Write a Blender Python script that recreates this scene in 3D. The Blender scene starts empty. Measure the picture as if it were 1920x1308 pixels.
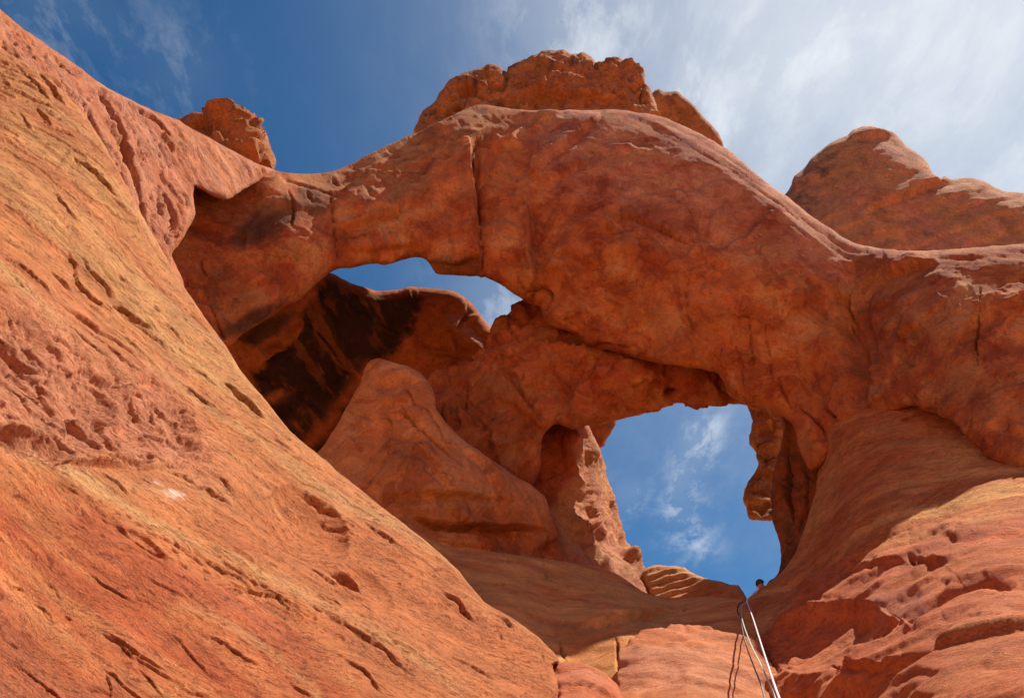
import bpy, bmesh, math, random
import numpy as np
from mathutils import Vector

# ------------------------------------------------------------------ camera, sky, sun, exposure
S = bpy.context.scene
COL = S.collection
PITCH = math.radians(38.0)
CAM_Z = 1.7
F = 960 / math.tan(math.radians(30.0))          # focal length in photo pixels (1920 wide)
SF, CF = math.sin(PITCH), math.cos(PITCH)
cam = bpy.data.objects.new('camera', bpy.data.cameras.new('camera'))
COL.objects.link(cam)
cam.location = (0, 0, CAM_Z)
cam.rotation_euler = (math.pi / 2 + PITCH, 0, 0)
cam.data.sensor_width = 36
cam.data.lens = 18 / math.tan(math.radians(30.0))
cam.data.clip_start = 0.05
cam.data.clip_end = 5000
S.camera = cam

SUN = Vector((0.47, 0.165, 0.87)).normalized()   # towards the sun: high, right of and behind the arch
sl = bpy.data.lights.new('sun', 'SUN')
sl.energy = 4.3
sl.angle = math.radians(0.5)
sl.color = (1.0, 0.92, 0.79)
so = bpy.data.objects.new('sun', sl)
COL.objects.link(so)
so.rotation_euler = SUN.to_track_quat('Z', 'Y').to_euler()
so.location = SUN * 200

W = bpy.data.worlds.new('World')
S.world = W
W.use_nodes = True
S.view_settings.view_transform = 'Standard'
S.view_settings.look = 'None'
S.view_settings.exposure = 0.82
S.view_settings.gamma = 1


class NT:
    """small helper to write node trees"""
    def __init__(self, tree):
        self.t = tree
        tree.nodes.clear()

    def n(self, kind, ins=None, **props):
        nd = self.t.nodes.new(kind)
        for k, v in props.items():
            setattr(nd, k, v)
        for k, v in (ins or {}).items():
            sock = nd.inputs[k]
            if hasattr(v, 'is_output'):
                self.t.links.new(v, sock)
            else:
                sock.default_value = v
        return nd

    def math(self, op, a, b=0.0, c=0.0, clamp=False):
        nd = self.n('ShaderNodeMath', {0: a, 1: b, 2: c}, operation=op, use_clamp=clamp)
        return nd.outputs[0]

    def vmath(self, op, a, b=(0, 0, 0)):
        nd = self.n('ShaderNodeVectorMath', {0: a, 1: b}, operation=op)
        return nd.outputs[1] if op in ('DOT_PRODUCT', 'LENGTH', 'DISTANCE') else nd.outputs[0]

    def noise(self, vec, scale, detail=4, rough=0.55, dist=0.0):
        return self.n('ShaderNodeTexNoise', {'Vector': vec, 'Scale': scale, 'Detail': detail,
                                             'Roughness': rough, 'Distortion': dist}).outputs[0]

    def ramp(self, fac, stops):
        nd = self.n('ShaderNodeValToRGB', {0: fac})
        el = nd.color_ramp.elements
        while len(el) < len(stops):
            el.new(0.5)
        for e, (p, c) in zip(el, stops):
            e.position = p
            e.color = (*c, 1) if len(c) == 3 else c
        return nd.outputs[0]

    def mix(self, fac, a, b, blend='MIX'):
        nd = self.n('ShaderNodeMix', {0: fac}, data_type='RGBA', blend_type=blend)
        for k, v in ((6, a), (7, b)):
            if hasattr(v, 'is_output'):
                self.t.links.new(v, nd.inputs[k])
            else:
                nd.inputs[k].default_value = (*v, 1) if len(v) == 3 else v
        return nd.outputs[2]


def ray(u, v):
    x = (u - 960.0) / F
    y = (654.0 - v) / F
    return x, CF - SF * y, SF + CF * y


def at(u, v, Y):
    """world point seen at photo pixel (u, v) at the distance Y north of the camera"""
    x, ry, rz = ray(u, v)
    d = Y / ry
    return Vector((d * x, Y, CAM_Z + d * rz))


def world():
    n = NT(W.node_tree)
    sky = n.n('ShaderNodeTexSky', sky_type='NISHITA', sun_disc=False)
    sky.sun_elevation = math.asin(SUN.z)
    sky.sun_rotation = math.atan2(SUN.x, SUN.y)
    sky.altitude = 1800
    sky.air_density = 1.0
    sky.dust_density = 0.2
    sky.ozone_density = 3.0
    co = n.n('ShaderNodeTexCoord').outputs['Generated']
    sp = n.n('ShaderNodeSeparateXYZ', {0: co})
    zz = n.math('MAXIMUM', sp.outputs[2], 0.05)
    px = n.math('DIVIDE', sp.outputs[0], zz)
    py = n.math('DIVIDE', sp.outputs[1], zz)
    # thin cirrus lie on a plane high above; wisps are drawn out along the wind
    pl = n.n('ShaderNodeCombineXYZ', {0: px, 1: py, 2: 0.0}).outputs[0]
    warp = n.n('ShaderNodeTexNoise', {'Vector': pl, 'Scale': 3.0, 'Detail': 3.0}).outputs[1]
    wv = n.vmath('SCALE', n.vmath('SUBTRACT', warp, (0.5, 0.5, 0.5)))
    wv.node.inputs['Scale'].default_value = 0.10
    pw = n.vmath('ADD', pl, wv)
    st = n.n('ShaderNodeMapping', {'Vector': pw, 'Rotation': (0, 0, math.radians(-8)), 'Scale': (2.4, 1.1, 1)}).outputs[0]
    wisp = n.noise(st, 4.5, 12, 0.66, 0.15)
    soft = n.noise(pw, 1.6, 5, 0.55)
    total = None
    # banks of cirrus: (photo pixel of the middle, angular size, strength)
    for (u, v, r, a) in ((1085, 40, .07, .55), (1480, 80, .06, .40), (1560, 30, .05, .2), (1680, 40, .20, .10), (1900, 220, .30, .10),
                         (1290, 170, .03, .6), (1340, 250, .03, .5), (330, 130, .05, .16), (100, 20, .06, .2), (1305, 845, .022, .42),
                         (1285, 900, .02, .38), (1272, 950, .02, .40), (1300, 1010, .025, .36), (1180, 930, .02, .30), (930, 560, .06, .35), (1325, 800, .02, .4)):
        x, y, z = ray(u, v)
        d = Vector((x, y, z)).normalized()
        dd = n.vmath('DISTANCE', co, tuple(d))
        g = n.math('MULTIPLY', dd, 1.0 / r)
        g = n.math('MULTIPLY', g, g)
        g = n.math('EXPONENT', n.math('MULTIPLY', g, -1.0))
        g = n.math('MULTIPLY', g, a)
        total = g if total is None else n.math('ADD', total, g)
    w1 = n.n('ShaderNodeMapRange', {0: wisp, 1: 0.49, 2: 0.68, 3: 0.0, 4: 1.15}).outputs[0]
    w2 = n.n('ShaderNodeMapRange', {0: soft, 1: 0.32, 2: 0.75, 3: 0.0, 4: 0.4}).outputs[0]
    cl = n.math('MULTIPLY', n.math('ADD', w1, w2), total)
    # broad bank of thin cirrus haze at upper right
    vx = Vector(ray(1880, -40)).normalized()
    ds = n.vmath('DISTANCE', co, tuple(vx))
    veil = n.math('EXPONENT', n.math('MULTIPLY', n.math('MULTIPLY', ds, ds), -1.0 / (0.36 ** 2)))
    veil = n.math('MULTIPLY', veil, n.math('ADD', n.math('MULTIPLY', n.math('ADD', soft, n.math('MULTIPLY', wisp, 1.1)), 1.0), 0.06))
    cl = n.math('SUBTRACT', 1.0, n.math('EXPONENT', n.math('MULTIPLY', n.math('ADD', cl, veil), -1.25)))
    col = n.mix(1.0, sky.outputs[0], (0.25, 0.77, 1.01, 1), 'MULTIPLY')
    col = n.mix(cl, col, (8.6, 9.0, 9.4, 1))
    bg = n.n('ShaderNodeBackground', {'Color': col, 'Strength': 0.060})
    out = n.n('ShaderNodeOutputWorld', {0: bg.outputs[0]})


world()

# ------------------------------------------------------------------ noise on arrays
G3 = np.array([(1, 1, 0), (-1, 1, 0), (1, -1, 0), (-1, -1, 0), (1, 0, 1), (-1, 0, 1), (1, 0, -1), (-1, 0, -1),
               (0, 1, 1), (0, -1, 1), (0, 1, -1), (0, -1, -1), (1, 1, 0), (-1, 1, 0), (0, -1, 1), (0, -1, -1)], np.float32)


def _hash(i, j, k, seed):
    h = (i.astype(np.uint32) * np.uint32(374761393) + j.astype(np.uint32) * np.uint32(668265263)
         + k.astype(np.uint32) * np.uint32(2147483647) + np.uint32((seed * 974711 + 1013) & 0xffffffff))
    h = (h ^ (h >> np.uint32(13))) * np.uint32(1274126177)
    h = (h ^ (h >> np.uint32(15))) * np.uint32(2246822519)
    return h ^ (h >> np.uint32(16))


def noise3(x, y, z, seed=0):
    xi, yi, zi = np.floor(x), np.floor(y), np.floor(z)
    fx, fy, fz = (x - xi), (y - yi), (z - zi)
    xi, yi, zi = xi.astype(np.int64), yi.astype(np.int64), zi.astype(np.int64)
    q = lambda t: t * t * t * (t * (t * 6 - 15) + 10)
    ux, uy, uz = q(fx), q(fy), q(fz)
    out = 0
    for a in (0, 1):
        for b in (0, 1):
            for c in (0, 1):
                g = G3[(_hash(xi + a, yi + b, zi + c, seed) & np.uint32(15)).astype(np.int64)]
                d = g[..., 0] * (fx - a) + g[..., 1] * (fy - b) + g[..., 2] * (fz - c)
                w = (ux if a else 1 - ux) * (uy if b else 1 - uy) * (uz if c else 1 - uz)
                out = out + w * d
    return out


def fbm(x, y, z, f=1.0, o=5, g=0.5, seed=0, ridged=False):
    s, a, t = 0, 1.0, 0
    for k in range(o):
        v = noise3(x * f + 17.3 * k, y * f - 9.1 * k, z * f + 4.7 * k, seed + k)
        if ridged:
            v = 1 - 2.4 * np.abs(v)
        s = s + a * v
        t += a
        a *= g
        f *= 2.03
    return s / t


def facets(x, y, z, size, tilt, seed=0, warp=0.35, groove=0.0):
    """angular break-away faces: jittered cells, each a plane with its own tilt; steps where they meet"""
    k = 1.0 / size
    wx = warp * fbm(x, y, z, 0.9 * k, 4, .55, seed + 3)
    wy = warp * fbm(x, y, z, 0.9 * k, 4, .55, seed + 13)
    X, Y, Z = x * k + wx, y * k + wy, z * k + .7 * (wx - wy)
    ix, iy, iz = [np.floor(q).astype(np.int64) for q in (X, Y, Z)]
    d1 = np.full(x.shape, 9.0)
    d2 = np.full(x.shape, 9.0)
    h = np.zeros(x.shape)
    u = lambda hh, sft: ((hh >> np.uint32(sft)) & np.uint32(255)).astype(np.float32) / 255.0
    for a in (-1, 0, 1):
        for b in (-1, 0, 1):
            for c in (-1, 0, 1):
                hh = _hash(ix + a, iy + b, iz + c, seed)
                dx = X - (ix + a + u(hh, 0))
                dy = Y - (iy + b + u(hh, 8))
                dz = Z - (iz + c + u(hh, 16))
                d = np.sqrt(dx * dx + dy * dy + dz * dz)
                g = _hash(ix + a, iy + b, iz + c, seed + 91)
                hv = size * tilt * ((u(g, 0) * 2 - 1) * dx + (u(g, 8) * 2 - 1) * dy + (u(g, 16) * 2 - 1) * dz)
                m = d < d1
                d2 = np.where(m, d1, np.minimum(d2, d))
                h = np.where(m, hv, h)
                d1 = np.where(m, d, d1)
    e = sstep(0.0, 0.10, d2 - d1)
    return h * e - groove * (1 - e)


def soften(H, n=1):
    for _ in range(n):
        for ax in (0, 1):
            H = 0.25 * np.roll(H, 1, ax) + 0.5 * H + 0.25 * np.roll(H, -1, ax)
    return H


def sstep(a, b, x):
    t = np.clip((x - a) / (b - a), 0, 1)
    return t * t * (3 - 2 * t)


def terrace(x, sharp=0.25):
    i = np.floor(x)
    f = x - i
    return i + sstep(0.0, sharp, f)


# ------------------------------------------------------------------ outlines and grids
def smooth_outline(pts, seg=14.0, jag=0.0, seed=1, wave=40.0):
    """rounded closed outline through the points with a rough, broken edge"""
    p = np.array(pts, float)
    n = len(p)
    out = []
    for i in range(n):
        p0, p1, p2, p3 = p[i - 1], p[i], p[(i + 1) % n], p[(i + 2) % n]
        L = np.hypot(*(p2 - p1))
        m = max(1, int(L / seg))
        for k in range(m):
            t = k / m
            # centripetal-ish: limit tangents so that short segments stay tight
            m1 = (p2 - p0) * 0.5
            m2 = (p3 - p1) * 0.5
            l1, l2 = np.hypot(*m1) + 1e-6, np.hypot(*m2) + 1e-6
            m1 = m1 * min(1, 0.9 * L / l1)
            m2 = m2 * min(1, 0.9 * L / l2)
            h = (2 * t**3 - 3 * t**2 + 1) * p1 + (t**3 - 2 * t**2 + t) * m1 + (-2 * t**3 + 3 * t**2) * p2 + (t**3 - t**2) * m2
            out.append(h)
    o = np.array(out)
    if jag > 0:
        z = np.zeros(len(o))
        dx = fbm(o[:, 0] / wave, o[:, 1] / wave, z + seed * 3.1, 1, 4, 0.6, seed)
        dy = fbm(o[:, 0] / wave, o[:, 1] / wave, z + seed * 7.7, 1, 4, 0.6, seed + 50)
        o = o + jag * 2.0 * np.stack([dx, dy], 1)
    return o


def lines(lo, hi, step, a, b):
    """grid lines: dense between a and b (the part in frame), coarse outside"""
    r = []
    x = lo
    while x < hi:
        r.append(x)
        inside = a <= x <= b
        if inside:
            x += step
        else:
            nx = x + step * 6
            x = a if (x < a < nx) else nx
    r.append(hi)
    return np.array(r)


class Field:
    """a patch of rock surface laid out over the photo grid; strokes add relief to it"""
    def __init__(self, outline, step, jag=2.0, seed=1, wave=40, seg=None, pad=1):
        self.o = smooth_outline(outline, seg or max(5.0, step * 2.5), jag, seed, wave)
        lo, hi = self.o.min(0) - pad * step, self.o.max(0) + pad * step
        self.us = lines(lo[0], hi[0], step, -25, 1945)
        self.vs = lines(lo[1], hi[1], step, -25, 1333)
        self.step = step
        self.U, self.V = np.meshgrid(self.us, self.vs)
        self.shape = self.U.shape
        self.seed = seed
        self.ds = np.ones(self.shape)

    def sl(self, u0, u1, v0, v1):
        i0, i1 = np.searchsorted(self.us, u0), np.searchsorted(self.us, u1)
        j0, j1 = np.searchsorted(self.vs, v0), np.searchsorted(self.vs, v1)
        return (slice(j0, j1), slice(i0, i1))

    def dist(self, poly, R, closed=False):
        """distance (capped at R), signed side, position along (0..1), nearest point; computed near the line only"""
        D = np.full(self.shape, R, float)
        SG = np.zeros(self.shape)
        T = np.zeros(self.shape)
        N = np.zeros(self.shape + (2,))
        p = np.asarray(poly, float)
        q = np.roll(p, -1, 0) if closed else p[1:]
        p0 = p if closed else p[:-1]
        L = np.hypot(*(q - p0).T)
        tot = L.sum() + 1e-9
        acc = 0
        for a, b, l in zip(p0, q, L):
            s = self.sl(min(a[0], b[0]) - R, max(a[0], b[0]) + R, min(a[1], b[1]) - R, max(a[1], b[1]) + R)
            u, v = self.U[s], self.V[s]
            if u.size and l > 1e-6:
                dx, dy = b - a
                t = np.clip(((u - a[0]) * dx + (v - a[1]) * dy) / (l * l), 0, 1)
                nx, ny = a[0] + t * dx, a[1] + t * dy
                d = np.hypot(u - nx, v - ny)
                m = d < D[s]
                D[s] = np.where(m, d, D[s])
                SG[s] = np.where(m, np.sign((u - a[0]) * dy - (v - a[1]) * dx), SG[s])
                T[s] = np.where(m, (acc + t * l) / tot, T[s])
                N[s] = np.where(m[..., None], np.stack([nx, ny], -1), N[s])
            acc += l
        return D, SG, T, N

    def inside(self, cu, cv):
        p, q = self.o, np.roll(self.o, -1, 0)
        c = np.zeros((len(cv), len(cu)), bool)
        for a, b in zip(p, q):
            if a[1] == b[1]:
                continue
            rows = np.where((cv > min(a[1], b[1])) & (cv <= max(a[1], b[1])))[0]
            if len(rows):
                xi = a[0] + (cv[rows] - a[1]) / (b[1] - a[1]) * (b[0] - a[0])
                c[rows] ^= cu[None, :] < xi[:, None]
        return c

    # ---- relief strokes, heights in metres, widths in photo pixels
    def wig(self, pts, amp, n=6):
        p = np.array(pts, float)
        out = []
        for i in range(len(p) - 1):
            for k in range(n):
                t = k / n
                out.append(p[i] * (1 - t) + p[i + 1] * t)
        out.append(p[-1])
        o = np.array(out)
        z = np.zeros(len(o))
        o[:, 0] += amp * 2 * fbm(o[:, 0] / 30, o[:, 1] / 30, z, 1, 3, 0.6, self.seed + 11)
        o[:, 1] += amp * 2 * fbm(o[:, 0] / 30, o[:, 1] / 30, z + 9, 1, 3, 0.6, self.seed + 12)
        return o

    def crack(self, H, pts, w=4.0, d=0.15, wig=3.0):
        w = w * 0.72
        p = self.wig(pts, wig)
        R = w * 7
        D, SG, T, _ = self.dist(p, R)
        taper = np.clip(np.sin(np.pi * np.clip(T, 0, 1)), 0, 1)**0.85
        near = D < R
        nz = np.zeros(self.shape)
        if near.any():
            nz[near] = noise3(self.U[near] / 9, self.V[near] / 9, self.U[near] * 0 + w, self.seed + 71)
        we = np.maximum(w * (0.35 + 0.65 * taper) * (0.85 + 0.9 * nz), 0.8)
        d = d * self.ds
        H -= np.where(near, d * taper * np.exp(-(D / (we * .8))**2), 0)
        # one lip of a crack stands a little proud of the other
        H += np.where(near & (SG > 0), 0.13 * d * taper * np.exp(-D / (w * 2.6)) * (1 - D / R), 0)

    def ledge(self, H, pts, w=40.0, d=0.12, wig=4.0, edge=3.0, both=True):
        """a flake: the rock on the left of the stroke (walking along it, v down) stands proud and falls back over w pixels"""
        p = self.wig(pts, wig)
        D, SG, T, _ = self.dist(p, w * 2.5)
        taper = np.clip(np.sin(np.pi * np.clip(T, 0, 1)), 0, 1)**0.7
        s = D * SG
        d = d * self.ds
        near = D < w * 2.5
        fall = np.exp(-np.clip(s, 0, None) / w)
        H += np.where(near, d * taper * sstep(-edge, edge, s) * fall, 0)
        # hollow at the foot of the step
        if both:
            H -= np.where(near & (s < edge), 0.35 * d * taper * np.exp(-(s / (edge * 3))**2), 0)

    def trough(self, H, pts, w=14.0, d=0.3, wig=4.0):
        p = self.wig(pts, wig)
        D, SG, T, _ = self.dist(p, w * 3)
        taper = np.clip(np.sin(np.pi * np.clip(T, 0, 1)), 0, 1)**0.5
        H -= d * self.ds * taper * np.exp(-(D / w)**2) * (D < w * 3)

    def pocket(self, H, c, ru, rv, ang, d, power=1.6, lip=0.0):
        a = math.radians(ang)
        R = max(ru, rv) * 1.6
        s = self.sl(c[0] - R, c[0] + R, c[1] - R, c[1] + R)
        u, v = self.U[s] - c[0], self.V[s] - c[1]
        x = (u * math.cos(a) + v * math.sin(a)) / ru
        y = (-u * math.sin(a) + v * math.cos(a)) / rv
        wob = 0.22 * noise3(self.U[s] / (ru * .8), self.V[s] / (ru * .8), self.U[s] * 0 + c[0], self.seed + 5)
        r = np.hypot(x, y) + wob
        H[s] -= d * self.ds[s] * np.clip(1 - r**3, 0, 1)**0.85
        if lip:
            H[s] += lip * np.exp(-((r - 1.12) / 0.16)**2)

    def blob(self, pts_or_c, ru, rv=None, ang=0, soft=0.35, rough=0.35, scale=40.0):
        """0..1 patch mask with a ragged edge (mineral stains and colour zones)"""
        a = math.radians(ang)
        c = pts_or_c
        rv = rv or ru
        u, v = self.U - c[0], self.V - c[1]
        x = (u * math.cos(a) + v * math.sin(a)) / ru
        y = (-u * math.sin(a) + v * math.cos(a)) / rv
        r = np.hypot(x, y) + rough * 2 * fbm(self.U / scale, self.V / scale, self.U * 0 + c[0] * .1, 1, 4, .6, self.seed + 21)
        return 1 - sstep(1 - soft, 1 + soft, r)

    def zone(self, pts, soft=25.0, rough=20.0, scale=40.0):
        """mask of a traced polygon with soft ragged edges"""
        p = np.array(pts, float)
        D, _, _, _ = self.dist(p, soft * 2 + rough * 2 + 30, True)
        q = np.roll(p, -1, 0)
        ins = np.zeros(self.shape, bool)
        for a, b in zip(p, q):
            if a[1] == b[1]:
                continue
            m = (self.V > min(a[1], b[1])) & (self.V <= max(a[1], b[1]))
            xi = a[0] + (self.V - a[1]) / (b[1] - a[1]) * (b[0] - a[0])
            ins ^= m & (self.U < xi)
        s = np.where(ins, D, -D)
        s = s + rough * 2 * fbm(self.U / scale, self.V / scale, self.U * 0 + 3.3, 1, 5, .6, self.seed + 31)
        return sstep(-soft, soft, s)


def tps(ctrl, lam=1e-3):
    """smooth surface through control points (u, v, Y)"""
    c = np.array(ctrl, float)
    xy = c[:, :2] / 500.0
    def phi(r2):
        return 0.5 * r2 * np.log(r2 + 1e-9)
    n = len(c)
    A = np.zeros((n + 3, n + 3))
    d2 = ((xy[:, None] - xy[None])**2).sum(-1)
    A[:n, :n] = phi(d2) + lam * np.eye(n)
    A[:n, n] = 1
    A[:n, n + 1:] = xy
    A[n, :n] = 1
    A[n + 1:, :n] = xy.T
    w = np.linalg.solve(A, np.concatenate([c[:, 2], [0, 0, 0]]))
    def f(U, V):
        x, y = U / 500.0, V / 500.0
        o = w[n] + w[n + 1] * x + w[n + 2] * y
        for k in range(n):
            o = o + w[k] * phi((x - xy[k, 0])**2 + (y - xy[k, 1])**2)
        return o
    return f


def lerp(a, b, m):
    return a + (b - a) * m[..., None]


ORANGE = np.array((.51, .182, .066))
YELLOW = np.array((.54, .275, .112))
PINK = np.array((.52, .212, .118))
RED = np.array((.42, .108, .042))
RUST = np.array((.46, .138, .044))
TAN = np.array((.46, .222, .095))
PALE = np.array((.60, .36, .19))
VARNISH = np.array((.036, .022, .017))
SAND = np.array((.70, .345, .118))  # pale rock colour raised to make up for weak bounce light in shade
BROWN = np.array((.24, .105, .045))
PURPLE = np.array((.28, .085, .042))


def link(me, name, mat, parent=None, loc=None):
    o = bpy.data.objects.new(name, me)
    COL.objects.link(o)
    if mat:
        me.materials.append(mat)
    if loc is not None:
        o.location = loc
    if parent:
        o.parent = parent
    return o


def tag(o, label=None, cat=None, group=None, kind=None):
    if label and not kind:
        kind = 'thing'
    for k, v in (('label', label), ('category', cat), ('group', group), ('kind', kind)):
        if v:
            o[k] = v
    return o


def rock(name, fld, ctrl, thick=3.0, rim=40, rimk=1.0, relief=None, tint=None, mat=None, back_rough=0.4, parent=None, edgefade=10.0):
    """a closed, thick body of rock: front surface through the control points, rounded over at its outline, rough back"""
    f = fld
    cu, cv = (f.us[1:] + f.us[:-1]) / 2, (f.vs[1:] + f.vs[:-1]) / 2
    cell = f.inside(cu, cv)
    used = np.zeros(f.shape, bool)
    full = np.ones(f.shape, bool)
    for a in (0, 1):
        for b in (0, 1):
            used[a:a + cell.shape[0], b:b + cell.shape[1]] |= cell
            full[a:a + cell.shape[0], b:b + cell.shape[1]] &= cell
    full[0] = full[-1] = False
    full[:, 0] = full[:, -1] = False
    bnd = used & ~full
    R = max(rim, edgefade) + 2
    D, SG, T, N = f.dist(f.o, max(R, f.step * 8), True)
    snap = bnd & (D < f.step * 8) & ((N ** 2).sum(-1) > 0)
    f.U = np.where(snap, N[..., 0], f.U)
    f.V = np.where(snap, N[..., 1], f.V)
    D = np.where(bnd, 0, D)
    Y = ctrl(f.U, f.V)
    rx, ry, rz = ray(f.U, f.V)
    d0 = Y / ry
    t = np.clip(D / rim, 0, 1)
    prof = 1 - np.sqrt(np.clip(1 - (1 - t)**2, 0, 1))
    rimd = rimk * rim * d0 / F
    df = d0 + rimd * prof

    def pos(d):
        return np.stack([d * rx, d * ry, CAM_Z + d * rz], -1)
    P = pos(df)
    # normals from the grid, facing the camera
    Pu = np.gradient(P, axis=1)
    Pv = np.gradient(P, axis=0)
    Nn = np.cross(Pu, Pv)
    Nn /= np.linalg.norm(Nn, axis=-1, keepdims=True) + 1e-9
    flip = np.sign((Nn * (P - np.array((0, 0, CAM_Z)))).sum(-1, keepdims=True))
    Nn = -Nn * flip
    f.ds = np.clip(df / 17.0, 0.25, 1.6)
    H = np.zeros(f.shape)
    if relief:
        H = relief(f, P, H)
    # along the very edge the surface turns away: relief there moves along the line of sight no further than the outline
    fade = np.clip(D / edgefade, 0, 1)
    c = tint(f, P, H) if tint else np.broadcast_to(ORANGE, f.shape + (3,))
    P = P + Nn * (H * fade)[..., None]
    db = d0 + rimd + thick * (1 - prof)
    B = pos(db)
    B = B + (rx.reshape(f.shape + (1,)) * 0 + np.stack([rx, ry, rz], -1)) * (back_rough * fade * fbm(B[..., 0], B[..., 1], B[..., 2], 0.5, 4, .5, f.seed + 77))[..., None]
    idx = np.full(f.shape, -1, np.int64)
    nf = int(used.sum())
    idx[used] = np.arange(nf)
    bi = idx.copy()
    inner = used & ~bnd
    bi[inner] = nf + np.arange(int(inner.sum()))
    verts = np.concatenate([P[used], B[inner]])
    cols = np.concatenate([c[used], c[inner]])
    j, i = np.where(cell)
    q1 = np.stack([idx[j, i], idx[j + 1, i], idx[j + 1, i + 1], idx[j, i + 1]], 1)
    q2 = np.stack([bi[j, i], bi[j, i + 1], bi[j + 1, i + 1], bi[j + 1, i]], 1)
    same = (q1 == q2[:, [0, 3, 2, 1]]).all(1)
    faces = np.concatenate([q1, q2[~same]])
    base = Vector((float(verts[:, 0].mean()), float(verts[:, 1].mean()), float(verts[:, 2].min())))
    verts = verts - np.array(base)
    me = bpy.data.meshes.new(name)
    me.vertices.add(len(verts))
    me.vertices.foreach_set('co', verts.astype(np.float32).ravel())
    me.loops.add(len(faces) * 4)
    me.loops.foreach_set('vertex_index', faces.astype(np.int32).ravel())
    me.polygons.add(len(faces))
    me.polygons.foreach_set('loop_start', np.arange(0, len(faces) * 4, 4, dtype=np.int32))
    me.polygons.foreach_set('use_smooth', np.ones(len(faces), bool))
    me.update(calc_edges=True)
    me.validate()
    at_ = me.color_attributes.new('tint', 'FLOAT_COLOR', 'POINT')
    at_.data.foreach_set('color', np.concatenate([np.clip(cols, 0.004, .9), np.ones((len(cols), 1))], 1).astype(np.float32).ravel())
    loc = base - (Vector(parent.location) if parent else Vector())
    return link(me, name, mat, parent, loc)


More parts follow.
